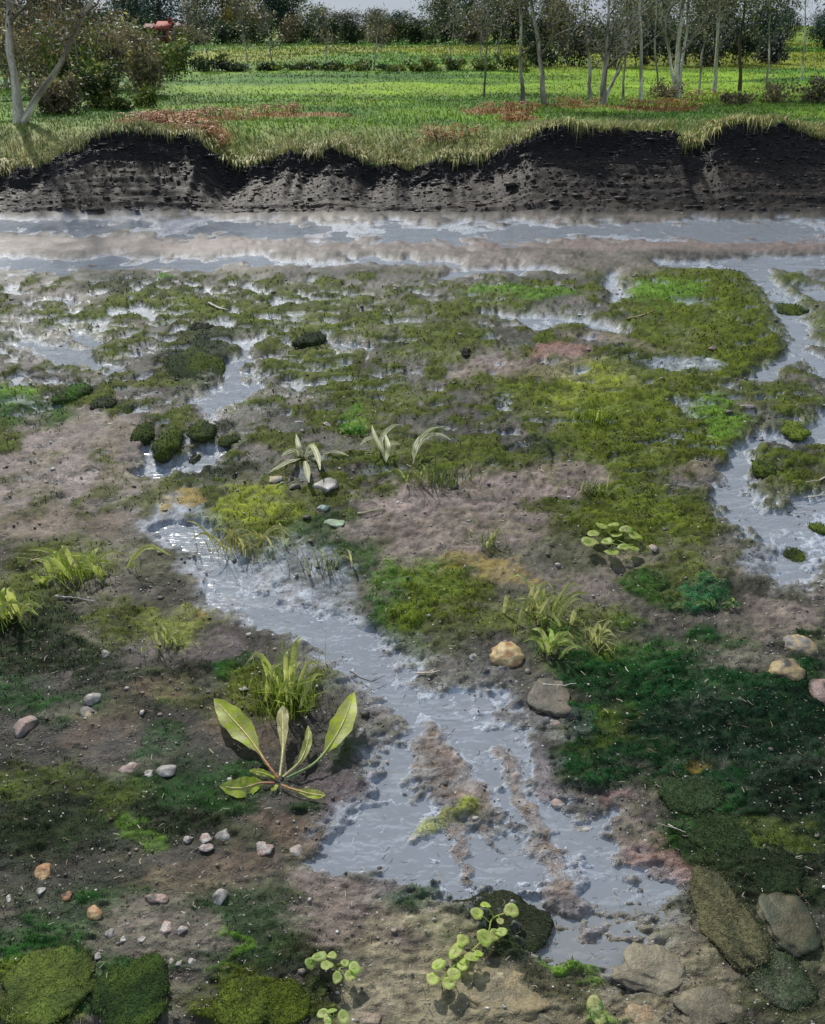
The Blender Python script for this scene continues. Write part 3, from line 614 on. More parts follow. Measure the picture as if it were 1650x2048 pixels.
# name, x, y, half width px, half height px, colour, second colour, angular, sink, label
STONES = [
 ('stone', 1013, 1310, 33, 27, TAN * 1.25, OCH, .1, 'round straw yellow stone beside the leafy rosette on the mud'),
 ('stone', 1600, 1292, 31, 25, TAN * .9, GREY, .1, 'upper of two round pale stones touching near the frame edge'),
 ('stone', 1574, 1341, 33, 25, TAN * .8, DARKS, .1, 'lower of two round pale stones touching near the frame edge'),
 ('stone', 1645, 1385, 26, 30, PINKS * .8, DARKS, .2, 'dull pinkish stone below the two round pale stones'),
 ('boulder', 1105, 1388, 52, 38, lin(124, 106, 94), DARKS, .5, 'reddish brown boulder below the round straw yellow stone'),
 ('stone', 1108, 1446, 22, 16, PINKS, GREY, .6, 'small pinkish stone under the reddish brown boulder'),
 ('stone', 950, 1315, 12, 9, GREY, PALE, .4, 'little grey pebble left of the round straw yellow stone'),
 ('stone', 528, 1700, 26, 17, PINKS, PALE, .8, 'pinkish angular stone lying below the broad leaved dock'),
 ('stone', 594, 1700, 16, 14, PALE * .8, PINKS, .9, 'pale square stone beside the stream near the dock'),
 ('stone', 448, 1668, 19, 15, PALE * .8, GREY, .8, 'grey white angular stone, largest of the cluster below the dock'),
 ('stone', 410, 1678, 15, 11, PALE * .85, PINKS, .8, 'whitish flake stone in the middle of the cluster below the dock'),
 ('stone', 375, 1678, 13, 9, PALE * .9, GREY, .8, 'leftmost whitish chip of the cluster below the dock'),
 ('stone', 412, 1695, 14, 8, PINKS * 1.1, PALE, .7, 'flat cream stone at the foot of the cluster below the dock'),
 ('stone', 86, 1742, 18, 20, OCH, TAN, .6, 'upper rust orange stone among dark weed at the left'),
 ('stone', 130, 1792, 16, 10, OCH * .7, DARKS, .5, 'flat brown ochre stone between two orange stones'),
 ('stone', 186, 1828, 19, 16, OCH * 1.1, TAN, .6, 'lower rust orange stone above the row of white chips'),
 ('stone', 82, 1781, 9, 8, PALE, GREY, .8, 'small white chip under the upper orange stone'),
 ('stone', 18, 1797, 7, 8, PALE * 1.1, GREY, .8, 'lone white chip at the far left edge'),
 ('stone', 220, 1864, 12, 11, PALE * .9, GREY, .9, 'first bluish white chip of the curved row'),
 ('stone', 246, 1879, 8, 8, PALE, GREY, .9, 'second white chip of the curved row'),
 ('stone', 283, 1879, 10, 6, PALE, PINKS, .9, 'flat white chip at the bottom of the curved row'),
 ('stone', 330, 1857, 17, 14, PINKS * 1.2, PALE, .8, 'largest cream chip of the curved row'),
 ('stone', 362, 1861, 12, 8, PALE, PINKS, .8, 'last cream chip at the right end of the curved row'),
 ('stone', 342, 1923, 7, 9, PALE, PINKS, .8, 'upright white chip left of three below the curved row'),
 ('stone', 358, 1926, 7, 7, PALE * .9, PINKS, .8, 'middle white chip of three below the curved row'),
 ('stone', 382, 1924, 11, 7, GREY * 1.1, PALE, .7, 'grey chip right of three below the curved row'),
 ('stone', 195, 1913, 10, 8, PALE * .8, GREY, .7, 'pale pebble alone between mossy boulders at lower left'),
 ('stone', 440, 1793, 16, 22, GREY * 1.1, PALE, .7, 'upright mottled grey stone in brown weed'),
 ('stone', 315, 1797, 24, 10, PINKS, DARKS, .5, 'flat pinkish slab half sunk in brown weed'),
 ('stone', 258, 1539, 19, 14, PINKS * 1.1, PALE, .8, 'brownish white stone left of the grey one beside dark weed'),
 ('stone', 334, 1541, 22, 13, GREY, PALE, .7, 'light grey stone level with the dock crown'),
 ('stone', 298, 1548, 12, 9, GREY * .9, PALE, .7, 'small stone between the brownish and the light grey one'),
 ('stone', 184, 1397, 17, 14, GREY, PALE, .6, 'upper grey stone of two in the dark weed at left'),
 ('stone', 178, 1425, 20, 14, GREY * .85, TAN, .6, 'lower grey stone of two in the dark weed at left'),
 ('stone', 52, 1450, 26, 30, GREY * .75, PINKS, .6, 'mottled grey boulder in dark weed at the left edge'),
 ('stone', 488, 1377, 11, 6, PALE, GREY, .9, 'narrow white stone above the left dock leaf'),
 ('stone', 212, 1308, 14, 10, PALE * .8, GREY, .9, 'jagged pale stone above the dark weed'),
 ('block', 652, 972, 26, 20, GREY * 1.1, PALE, 1.0, 'grey square block beneath the pale lance leaved plant'),
 ('stone', 548, 958, 18, 12, TAN * .9, PALE, .6, 'cream stone left of the pale lance leaved plant'),
 ('stone', 588, 975, 14, 12, DARKS, GREY, .6, 'dark stone under the pale lance leaved plant'),
 ('stone', 673, 1048, 26, 12, lin(130, 158, 122), GREY, .5, 'pale green slab below the grey square block'),
 ('stone', 645, 1015, 16, 10, lin(150, 176, 168), GREY, .6, 'bluish green pebble between block and green slab'),
 ('stone', 425, 846, 12, 7, PALE, GREY, .7, 'whitish pebble beside the left pool'),
 ('stone', 598, 845, 13, 7, PALE * .9, GREY, .8, 'flat pale pebble below the central moss'),
 ('stone', 654, 849, 10, 6, PALE * .9, PINKS, .8, 'small cream pebble left of the bright green tuft'),
 ('stone', 1418, 880, 12, 11, lin(150, 150, 164), GREY, .3, 'lilac grey pebble sitting on green moss at right'),
 ('stone', 1306, 1096, 8, 8, PALE, PINKS, .3, 'round white pebble right of the round leaved plant'),
 ('stone', 184, 533, 8, 6, PALE, TAN, .5, 'cream pebble at the edge of the second river arm'),
 ('stone', 1359, 426, 7, 8, PALE * .8, GREY, .8, 'pale stone at the far waterline'),
 ('stone', 1425, 696, 9, 6, PINKS, DARKS, .7, 'little brown stone on the right moss bed'),
 ('stone', 1494, 813, 16, 6, PINKS * 1.1, PALE, .8, 'flat pinkish stone on moss above the right pool'),
 ('stone', 1118, 1607, 18, 11, PINKS * 1.2, PALE, .4, 'oval pinkish pebble on the stream edge'),
 ('stone', 1165, 1655, 22, 12, GREY, PALE, .4, 'grey pebble in the stream beside the brown bar'),
 ('boulder', 1455, 1842, 50, 90, lin(104, 104, 62), MOSSD, .3, 'tall olive boulder under water near the lower right'),
 ('boulder', 1545, 1740, 58, 60, lin(46, 66, 38), MOSSD, .3, 'dark green boulder above the olive one'),
 ('boulder', 1575, 1845, 52, 52, lin(92, 82, 54), MOSSD, .3, 'brown mottled boulder at the lower right'),
 ('boulder', 1552, 1950, 62, 52, lin(66, 96, 58), lin(110, 120, 96), .3, 'sea green boulder at the lower right corner'),
 ('boulder', 1445, 1672, 62, 46, lin(74, 88, 54), MOSSD, .2, 'green brown boulder left of the dark weed bed'),
 ('boulder', 1385, 1590, 60, 34, lin(34, 50, 30), MOSSD, .2, 'dark weedy hump above the green brown boulder'),
 ('boulder', 1310, 1942, 76, 44, lin(118, 106, 88), DARKS, .4, 'pinkish brown submerged slab right of the dark pool'),
 ('boulder', 1425, 2010, 70, 36, lin(108, 98, 80), DARKS, .4, 'brown slab at the bottom edge right of centre'),
 ('boulder', 1010, 1990, 82, 44, lin(118, 108, 76), TAN, .3, 'tan submerged boulder below the long leafy sprig'),
 ('boulder', 1280, 2025, 28, 20, TAN * .9, OCH, .3, 'small tan stone at the bottom edge'),
 ('boulder', 735, 2036, 26, 16, lin(140, 116, 88), PINKS, .4, 'orange brown stone at the bottom beside a leafy sprig'),
 ('boulder', 90, 1975, 82, 66, MOSS * .9, MOSSD, .15, 'bright mossy boulder at the lower left corner'),
 ('boulder', 262, 1985, 70, 60, MOSS, MOSSD, .15, 'darker mossy boulder second from the lower left corner'),
 ('boulder', 480, 2008, 54, 42, MOSS, MOSSD, .15, 'yellow green mossy boulder third from the lower left corner'),
 ('boulder', 566, 2005, 46, 38, MOSS * .9, MOSSD, .15, 'mossy boulder touching the yellow green one on its right'),
 ('boulder', 625, 1985, 26, 34, lin(88, 104, 50), MOSSD, .15, 'small green stone under the lower leafy sprigs'),
 ('boulder', 985, 1855, 100, 60, lin(40, 44, 34), MOSSD, .2, 'dark weedy rock behind the long leafy sprig'),
 ('moss_cushion', 620, 682, 26, 18, MOSSD * .6, MOSSD, .05, 'nearly black round moss cushion on the mid flats'),
 ('moss_cushion', 335, 888, 26, 38, MOSS * .8, MOSSD, .05, 'tall olive moss cushion standing in the left pool'),
 ('moss_cushion', 288, 868, 22, 28, MOSSD, MOSS * .6, .05, 'dark moss cushion left of the tall olive one'),
 ('moss_cushion', 404, 862, 26, 18, MOSSD, MOSS * .6, .05, 'dark moss cushion right of the tall olive one'),
 ('moss_cushion', 456, 881, 20, 13, MOSSD, MOSS * .6, .05, 'small dark moss cushion beyond the left pool'),
 ('moss_cushion', 445, 950, 28, 12, MOSSD, GREY * .6, .05, 'long dark moss hump below the left pool'),
 ('moss_cushion', 390, 918, 10, 14, MOSSD, GREY * .5, .05, 'dark little moss knob in the left pool'),
 ('moss_cushion', 390, 735, 60, 40, MOSSD * .9, MOSS * .6, .05, 'broad dark moss mound above the left pool'),
 ('moss_cushion', 145, 788, 28, 22, lin(58, 92, 26), MOSSD, .05, 'green moss cushion right of the bright left patch'),
 ('moss_cushion', 245, 821, 20, 15, MOSS * .7, MOSSD, .05, 'small olive cushion on pink silt'),
 ('moss_cushion', 207, 806, 22, 13, MOSSD, DARKS, .05, 'dark low cushion between two green cushions'),
 ('moss_cushion', 405, 655, 20, 9, MOSSD * .7, DARKS, .05, 'low black cushion above the broad dark mound'),
 ('moss_cushion', 391, 653, 8, 8, DARKS * .6, MOSSD, .05, 'black knob beside the low black cushion'),
 ('moss_cushion', 597, 650, 8, 7, DARKS * .6, MOSSD, .05, 'black knob above the nearly black cushion'),
 ('moss_cushion', 1590, 862, 26, 18, MOSSY_ * .8, MOSS, .05, 'bright moss islet in the right pool'),
 ('moss_cushion', 1532, 937, 28, 18, MOSS, MOSSD, .05, 'olive moss islet below the bright one in the right pool'),
 ('moss_cushion', 1588, 1110, 22, 16, MOSS * .8, MOSSD, .05, 'round moss islet in the lowest right pool'),
 ('moss_cushion', 1640, 1058, 18, 12, MOSS, MOSSD, .05, 'moss islet at the frame edge of the right pool'),
 ('moss_cushion', 1580, 620, 34, 14, MOSS * .8, MOSSD, .05, 'low moss islet between the upper right channels'),
 ('moss_cushion', 932, 705, 10, 8, DARKS * .5, DARKS, .05, 'small black knob on the central flats'),
]
def put_stone(i, e):
    name, px, py, hw, hh, c1, c2, ang, label = e
    p = on(px, py); p.z = max(p.z, -.05); pm = pxm(p)
    th = PITCH + math.atan((py - CY) / F)
    w_ = hw * pm * 1.06; app = hh * pm * 1.06               # visible half height = depth*sin + height*cos
    moss = name == 'moss_cushion'
    k = .24 if moss else (.62 if ang < .2 else .55)
    d_ = app / math.sqrt(math.sin(th) ** 2 + (k * math.cos(th)) ** 2); h_ = k * d_
    if name == 'boulder':
        h_ = (.13 if any(k_ in label for k_ in ('moss', 'weedy', 'green')) else .2) * d_; d_ *= 1.08; gc = ground(np.array([p.x]), np.array([p.y]))[1][0]; c1 = np.asarray(c1) * .4 + gc * .6; c2 = np.asarray(c2) * .45 + gc * .5
    d_ = min(d_, 2.2 * w_); h_ = min(h_, w_ * .9)
    me = stone_mesh(100 + i, w_, d_, h_, np.clip(c1, 0, .9), np.clip(c2, 0, .9), ang, .34 if moss or name == 'boulder' else .2, ICO4 if hw > 30 else ICO3)
    mossy = moss or (name == 'boulder' and any(k_ in label for k_ in ('moss', 'weedy', 'green', 'olive boulder')))
    g = None
    cat = {'stone': 'stone', 'boulder': 'boulder', 'block': 'stone', 'moss_cushion': 'moss'}[name]
    grp = {'stone': 'loose stones on the mud', 'boulder': 'boulders in the shallows', 'block': 'loose stones on the mud', 'moss_cushion': 'moss cushions on the flats'}[name]
    o = obj(name, me, M['moss_stone'] if mossy else M['stone'], label=label, cat=cat, group=grp, loc=(p.x, p.y, p.z + h_ * (-.15 if name == 'boulder' else -.12 if not moss else -.1)))
    o.rotation_euler.z = random.uniform(-.25, .25)
    if mossy:                                              # a fur of moss blades, one part of the cushion
        r = np.random.default_rng(900 + i); n = int(min(1000, 60 + hw * hh * .35))
        v = np.array([q.co[:] for q in me.vertices]); v = v[v[:, 2] > -.2 * h_]
        a = v[r.integers(0, len(v), n)] + r.normal(0, .06 * w_, (n, 3)) * [1, 1, .3]
        cc = np.where((r.random(n) < .5)[:, None], np.clip(c1, 0, .9), np.clip(c2, 0, .9)) * r.uniform(.6, 1.8, n)[:, None]
        obj('moss_fur', blades('moss_fur', a, pm * r.uniform(1.5, 5 if moss else 6, n), pm * r.uniform(.6, 1.4, n), cc, 1.1, i), M['blade'], o, kind='stuff')
for i, e in enumerate(STONES): put_stone(i, e)

# ------------------------------------------------------------------ leaves and plants
def curve_pts(ctrl, n):
    ctrl = np.asarray(ctrl, float); t = np.linspace(0, 1, len(ctrl)); tt = np.linspace(0, 1, n)
    if len(ctrl) < 3: return np.stack([np.interp(tt, t, ctrl[:, k]) for k in range(3)], 1)
    P = np.vstack([2 * ctrl[0] - ctrl[1], ctrl, 2 * ctrl[-1] - ctrl[-2]])
    out = []
    for s_ in tt * (len(ctrl) - 1):
        i = min(int(s_), len(ctrl) - 2); f = s_ - i; p0, p1, p2, p3 = P[i:i + 4]
        out.append(.5 * ((2 * p1) + (-p0 + p2) * f + (2 * p0 - 5 * p1 + 4 * p2 - p3) * f * f + (-p0 + 3 * p1 - 3 * p2 + p3) * f ** 3))
    return np.array(out)

def leaf_mesh(mid, prof, hw, cols, normal=(0, -.5, .85), fold=.25, wave=.06, seed=0, across=5):
    r = np.random.default_rng(seed); mid = np.asarray(mid); n = len(mid)
    tan = np.gradient(mid, axis=0); tan /= np.linalg.norm(tan, axis=1)[:, None] + 1e-9
    N = np.asarray(normal, float); side = np.cross(tan, N); side /= np.linalg.norm(side, axis=1)[:, None] + 1e-9
    up = np.cross(side, tan)
    cs = np.linspace(-1, 1, across); V = []
    ph = r.uniform(0, 6)
    for c in cs:
        jag = 1 + .06 * np.sin(np.arange(n) * 1.9 + ph) * abs(c)
        V.append(mid + side * (prof * hw * c * jag)[:, None] + up * (prof * hw * (fold * abs(c) + wave * abs(c) * 3 * np.sin(np.arange(n) * 1.1 + ph + c)))[:, None])
    V = np.stack(V, 1).reshape(-1, 3)
    i = np.arange(n - 1)[:, None] * across + np.arange(across - 1)[None]
    q = np.stack([i, i + 1, i + across + 1, i + across], -1).reshape(-1, 4)
    return mesh_np('leaf', V, [q], np.repeat(cols, across, 0), True)

def plant_root(name, p, label, cat='plant', group=None):
    return obj(name, None, label=label, cat=cat, group=group, loc=p)

# the dock
def dock():
    p0 = on(556, 1566); root = plant_root('dock_plant', p0, 'bright yellow green broad leaved dock spreading seven leaves')
    z0 = p0.z + .01; pm = pxm(p0)
    red, g1, g2, buff = lin(168, 96, 84), lin(196, 218, 62), lin(212, 228, 76), lin(222, 210, 156)
    LV = [([(556, 1557), (533, 1525), (497, 1474), (458, 1430), (428, 1397)], 26, .17, .36, .62, g1, red), ([(560, 1552), (566, 1500), (566, 1450), (565, 1411)], 13.5, .20, .3, .80, buff, buff * .8),
          ([(566, 1554), (600, 1522), (616, 1482), (616, 1451)], 9.5, .14, .2, .6, lin(168, 180, 66), buff), ([(574, 1556), (628, 1527), (664, 1484), (690, 1436), (708, 1384)], 25, .19, .38, .68, g2, lin(96, 130, 80)),
          ([(550, 1556), (527, 1546), (498, 1540)], 7, .05, .1, .6, g2, g2), ([(549, 1566), (520, 1566), (482, 1576), (439, 1572)], 21, .04, .28, .6, g1, red), ([(562, 1570), (592, 1580), (626, 1588), (651, 1590)], 9.5, .03, .35, .7, g2, red), ([(554, 1570), (549, 1577), (541, 1579)], 4, .012, .1, .5, g2, g2)]
    for i, (pts, hw, h, pet, mx_, cb, cpet) in enumerate(LV):
        k = np.linspace(0, 1, len(pts)); ctrl = [np.array(at(x, y, z0 + .5 * h * (1.25 * t - .45 * t * t))) for (x, y), t in zip(pts, k)]
        n = 22; mid = curve_pts(ctrl, n); t = np.linspace(0, 1, n)
        blade = np.where(t < pet, 0, np.where(t < mx_, np.sin(np.clip((t - pet) / (mx_ - pet), 0, 1) * np.pi / 2) ** .8, np.cos(np.clip((t - mx_) / (1 - mx_), 0, 1) * np.pi / 2) ** .75))
        prof = np.maximum(blade, np.where(t < .95, 3.4 / max(hw, 4), 0.03))
        f = sstep(pet * .7, pet * 1.25, t)[:, None]; cols = cpet * (1 - f) + cb * f
        mid_l = mid - np.array(p0)
        o = obj('leaf', leaf_mesh(mid_l, prof, hw * pm * .95, cols, fold=.22, seed=i), M['leaf'], root)
        v, q = tube(mid_l[:-2] + np.array([0, -.0015, .002]), np.linspace(.0048, .0012, n - 2) * min(1, hw / 16), 5)
        cr_ = np.repeat(np.linspace(0, 1, n - 2), 5)[:, None]; obj('midrib', mesh_np('midrib', v, [q], (cpet * 1.1) * (1 - cr_) + lin(226, 226, 150) * cr_, True), M['stone'], o)
dock()

def tuft(label, px, py, hw, hh, n, wpx, col, col2, fine=0, up=.75, base=.25, name='grass_tuft', seed=0, cat='grass'):
    """clump of arching blades filling about hw x hh pixels above (px, py)"""
    r = np.random.default_rng(seed + 300); p = on(px, py); p.z = max(p.z, 0); pm = pxm(p)
    root = plant_root(name, p, label, cat, 'tufts of grass on the flats')
    th = PITCH + math.atan((py - CY) / F); ch = math.cos(th); sh = math.sin(th)
    def blade(L, wd, sprd):
        tx = r.uniform(-1, 1); rise = r.uniform(.5, 1) * up
        H = L * hh * pm * rise / max(ch, .35) * .8; dx = tx * hw * pm * sprd; dy = r.normal(.15, .35) * hh * pm * (1.2 - up)
        b = np.array([r.normal(0, base) * hw * pm, r.normal(0, .12) * hh * pm, -.005])
        e = b + np.array([dx, dy, H]); m1 = b + np.array([dx * .25, dy * .3, H * .6]); m2 = b + np.array([dx * .6, dy * .65, H * .97])
        if abs(tx) > .55: e[2] -= H * r.uniform(.1, .5)
        return curve_pts([b, m1, m2, e], 8), wd
    for i in range(n):
        mid, wd = blade(r.uniform(.6, 1.05), wpx * r.uniform(.7, 1.25), 1)
        t = np.linspace(0, 1, 8); prof = np.minimum(.55 + t * 1.2, 1) * np.clip((1 - t) * 2.6, 0.04, 1) ** .8
        f = r.random(); c = (np.asarray(col) * (1 - f) + np.asarray(col2) * f) * r.uniform(.8, 1.2)
        obj('blade', leaf_mesh(mid, prof, wd * pm, np.repeat(c[None], 8, 0) * (.75 + .4 * t[:, None]), fold=.35, wave=0, seed=i, across=3), M['leaf'], root)
    if fine:
        P = np.stack([r.normal(0, .5, fine) * hw * pm, r.normal(0, .22, fine) * hh * pm, np.full(fine, -.004)], 1)
        c = (np.asarray(col) * .8)[None] * r.uniform(.5, 1.3, fine)[:, None]
        obj('fine_blades', blades('fine_blades', P, hh * pm * r.uniform(.2, .75, fine), np.full(fine, pm * .8), c, .8, seed), M['blade'], root, kind='stuff')
YG, YG2, STRAW, GREEN = lin(174, 198, 74), lin(206, 214, 116), lin(206, 200, 152), lin(104, 176, 54)
tuft('yellow green arching grass tuft directly behind the dock', 575, 1395, 72, 150, 13, 5.0, YG, YG2, 160, name='grass_tuft', seed=1)
tuft('wide tuft of upright yellow green blades at left', 165, 1150, 95, 110, 20, 5.5, YG, YG2, 140, base=.5, seed=2)
tuft('yellow green tuft cut by the left edge', 18, 1235, 70, 120, 13, 6.0, YG, YG2, 60, seed=3)
tuft('small lime sprig between the two left tufts', 92, 1170, 22, 34, 4, 6.5, YG, YG2, 0, seed=4)
tuft('faint pale tuft in the middle of the left weed', 335, 1290, 40, 70, 7, 2.6, YG * .8, STRAW, 60, seed=5)
tuft('sparse golden tuft on the yellow green moss', 490, 1100, 85, 95, 14, 2.6, lin(176, 172, 78), STRAW, 120, base=.6, seed=6)
tuft('upper fan of mixed yellow blades on dark mud', 1085, 1235, 72, 120, 18, 4.0, YG * .9, STRAW, 80, base=.35, seed=7)
tuft('green rosette of narrow leaves below the mixed yellow fan', 1098, 1300, 60, 96, 15, 4.6, GREEN, YG2, 40, up=.65, base=.15, seed=8, name='leaf_rosette', cat='plant')
tuft('thin pale sprig right of the green rosette', 1195, 1285, 32, 95, 7, 3.2, YG2, STRAW, 20, seed=9)
tuft('feathery grass sprig on pink silt right of centre', 978, 1092, 28, 62, 7, 3.0, lin(140, 160, 90), STRAW, 40, seed=10)
tuft('vivid green low tuft on the mid flats', 702, 868, 28, 36, 14, 4.0, lin(80, 165, 50), lin(120, 190, 60), 120, base=.6, seed=11)
tuft('thin upright grass on moss right of the pale stalks', 880, 965, 60, 80, 12, 1.8, lin(120, 140, 70), lin(90, 110, 50), 150, base=.7, seed=12)
tuft('sparse upright grass right of the pink silt', 1185, 985, 40, 60, 8, 1.8, lin(120, 140, 70), STRAW, 60, base=.7, seed=13)
tuft('wispy olive grass on the bright right moss', 1190, 840, 60, 60, 9, 1.8, YG * .9, MOSSY_, 160, base=.7, seed=14)
tuft('dark green short tuft in teal moss', 1410, 1215, 48, 30, 16, 3.4, lin(30, 110, 60), lin(70, 150, 60), 200, base=.6, seed=15)
tuft('bent thin grass below the green slab', 640, 1140, 50, 70, 8, 1.8, lin(90, 116, 70), STRAW, 60, base=.7, seed=16)

def pale_plant(label, root_px, leaves, col, name='lance_leaved_plant'):
    p0 = on(*root_px); p0.z = max(p0.z, 0); root = plant_root(name, p0, label); pm = pxm(p0)
    for i, (pts, hw, h) in enumerate(leaves):
        k = np.linspace(0, 1, len(pts)); peak = lambda t: h * math.sin(min(t * 1.9, 2.5))
        ctrl = [np.array(at(x, y, p0.z + .01 + max(0, peak(t)))) for (x, y), t in zip(pts, k)]
        mid = curve_pts(ctrl, 12) - np.array(p0); t = np.linspace(0, 1, 12)
        prof = np.clip(np.sin(np.clip(t, .02, 1) * np.pi) ** .8, .12, 1); c = col * random.uniform(.85, 1.15)
        o = obj('leaf', leaf_mesh(mid, prof, hw * pm, np.repeat(c[None], 12, 0), fold=.3, seed=i), M['leaf'], root)
        v, q = tube(mid[:-1] + [0, -.001, .003], .0022, 4); obj('midrib', mesh_np('midrib', v, [q], np.repeat((c * .95)[None], len(v), 0), True), M['stone'], o)
PC = lin(224, 224, 196)
pale_plant('pale lance leaved plant with drooping star of leaves', (607, 918), [([(607, 915), (598, 895), (592, 868)], 5.5, .10), ([(606, 915), (585, 902), (562, 912)], 6, .08), ([(604, 917), (575, 925), (538, 945)], 5.5, .09), ([(609, 914), (622, 890), (636, 915), (640, 940)], 6, .10), ([(609, 918), (614, 940), (618, 965)], 6, .07), ([(608, 916), (622, 905), (632, 893)], 5, .06)], PC)
pale_plant('bleached stalk with hooked leaves right of the lance plant', (770, 915), [([(772, 920), (762, 880), (782, 854), (804, 850)], 5, .12), ([(768, 915), (752, 880), (735, 878), (720, 890)], 5.5, .10), ([(772, 925), (776, 895), (770, 866)], 5, .11), ([(772, 920), (780, 888), (800, 888)], 5, .08), ([(770, 922), (764, 900), (748, 868), (744, 850)], 4, .10)], PC * .95)
pale_plant('pale nodding grass stalk in the middle of the flats', (828, 925), [([(826, 928), (836, 885), (858, 860), (896, 853)], 4.6, .12), ([(830, 915), (846, 878), (876, 868), (902, 880)], 4.2, .10), ([(828, 925), (828, 896), (838, 872)], 3.6, .1)], PC * .95, 'nodding_grass_stalk')
pale_plant('single fallen pale blade right of the lance plant', (655, 905), [([(652, 908), (672, 903), (698, 912)], 3.4, .02)], PC * .8, 'fallen_leaf')

def disc_leaf(c, r_, normal, seed, col, par):
    r = np.random.default_rng(seed); N = Vector(normal).normalized(); q = N.to_track_quat('Z', 'Y')
    n = 14; rings = [(0, 0), (.5, .05), (.85, .10), (1, .05)]
    V = [(0, 0, 0)]; rot = r.uniform(0, 6.28); el = r.uniform(.85, 1.2)
    for rr, zz in rings[1:]:
        for k in range(n):
            a = k * 2 * math.pi / n; rad = rr * r_ * (1 + .05 * r.normal()) * (1 - .22 * rr * math.exp(-((a - math.pi) / .35) ** 2) + .08 * rr * math.exp(-(min(a, 6.283 - a) / .3) ** 2))
            V.append((rad * math.cos(a) * el, rad * math.sin(a) / el, zz * r_ * (1.6 if rr < .9 else 1) + .08 * r_ * math.cos(2 * a) * rr))
    f3 = [(0, 1 + k, 1 + (k + 1) % n) for k in range(n)]
    f4 = [(1 + b * n + k, 1 + (b + 1) * n + k, 1 + (b + 1) * n + (k + 1) % n, 1 + b * n + (k + 1) % n) for b in range(2) for k in range(n)]
    R = np.array(Matrix.Rotation(rot, 3, 'Z')); Q = np.array(q.to_matrix())
    V = np.array(V) @ R.T @ Q.T + np.array(c)
    cc = np.repeat((col * r.uniform(.85, 1.15))[None], len(V), 0); cc[0] *= .8
    o = obj('leaf', mesh_np('leaf', V, [np.array(f3), np.array(f4)], cc, True), M['leaf'], par)
    tip = R @ np.array([r_ * .9 * el, 0, .1 * r_]); v, qd = tube(np.array([Q @ (np.array([0, 0, .02 * r_])), Q @ (tip * .5 + [0, 0, .08 * r_]), Q @ tip]) + np.array(c) + np.array(N) * .0015, r_ * .035, 4)
    obj('vein', mesh_np('vein', v, [qd], np.repeat((col * 1.25)[None], len(v), 0), True), M['leaf'], o)

def round_plant(label, stem, leaves, col, hz=.05, scale=1.0):
    p0 = on(*stem[0]); p0.z = max(p0.z, 0); root = plant_root('round_leaved_plant', p0, label); pm = pxm(p0)
    sp_ = curve_pts([np.array(at(x, y, p0.z + .004 + hz * .55 * min(1, k * .8))) for k, (x, y) in enumerate(stem)], 20)
    v, q = tube(sp_ - np.array(p0), .0026, 6); obj('stem', mesh_np('stem', v, [q], np.repeat((col * .8)[None], len(v), 0), True), M['leaf'], root)
    for i, (x, y, rp) in enumerate(leaves):
        r = np.random.default_rng(int(x * 7 + y)); zc = p0.z + hz * r.uniform(.75, 1.25)
        c = np.array(at(x, y, zc)); k = np.argmin(np.linalg.norm(sp_ - c, axis=1)); b = sp_[k]
        v, q = tube(np.array([b, (b + c) / 2 + [0, 0, .006], c]) - np.array(p0), .0016, 5)
        obj('petiole', mesh_np('petiole', v, [q], np.repeat((col * .85)[None], len(v), 0), True), M['leaf'], root)
        disc_leaf(c - np.array(p0), rp * pm * scale, (r.normal(0, .22), .1 + r.normal(0, .2), 1), i + int(x), col, root)
LIME, LIME2 = lin(190, 216, 104), lin(176, 208, 110)
round_plant('long sprig of round lime leaves over the dark rock', [(882, 1962), (905, 1935), (940, 1905), (975, 1868), (984, 1838), (1010, 1826)],
            [(955, 1827, 14), (971, 1811, 13), (1022, 1822, 16), (1001, 1842, 9), (971, 1876, 17), (991, 1870, 13), (1003, 1864, 12), (926, 1881, 13), (911, 1902, 16), (943, 1914, 15), (957, 1907, 10), (926, 1930, 14), (877, 1929, 14), (907, 1949, 14), (898, 1965, 14), (866, 1958, 14)], LIME)
round_plant('sprig of round leaves with gap between two leaf groups', [(672, 1948), (668, 1932), (650, 1925), (636, 1920)],
            [(620, 1927, 12), (640, 1913, 15), (664, 1911, 10), (654, 1931, 14), (691, 1926, 9), (710, 1935, 13), (700, 1952, 12), (675, 1956, 11)], LIME2)
round_plant('small round leaved sprig cut by the bottom edge', [(664, 2046), (664, 2038), (668, 2030)], [(647, 2028, 12), (664, 2022, 10), (687, 2035, 13), (655, 2044, 9)], LIME2)
round_plant('round leaved rosette on olive moss right of centre', [(1222, 1088), (1232, 1078), (1245, 1072)],
            [(1180, 1085, 17), (1187, 1067, 13), (1202, 1052, 13), (1227, 1050, 13), (1252, 1060, 13), (1270, 1072, 15), (1215, 1082, 12), (1225, 1105, 16), (1265, 1097, 14), (1247, 1095, 11), (1235, 1070, 11)], lin(158, 190, 70))
round_plant('submerged pair of green leaves near the bottom', [(1185, 2030), (1192, 2015)], [(1190, 2012, 18), (1198, 2036, 16)], lin(90, 130, 60), hz=.02)

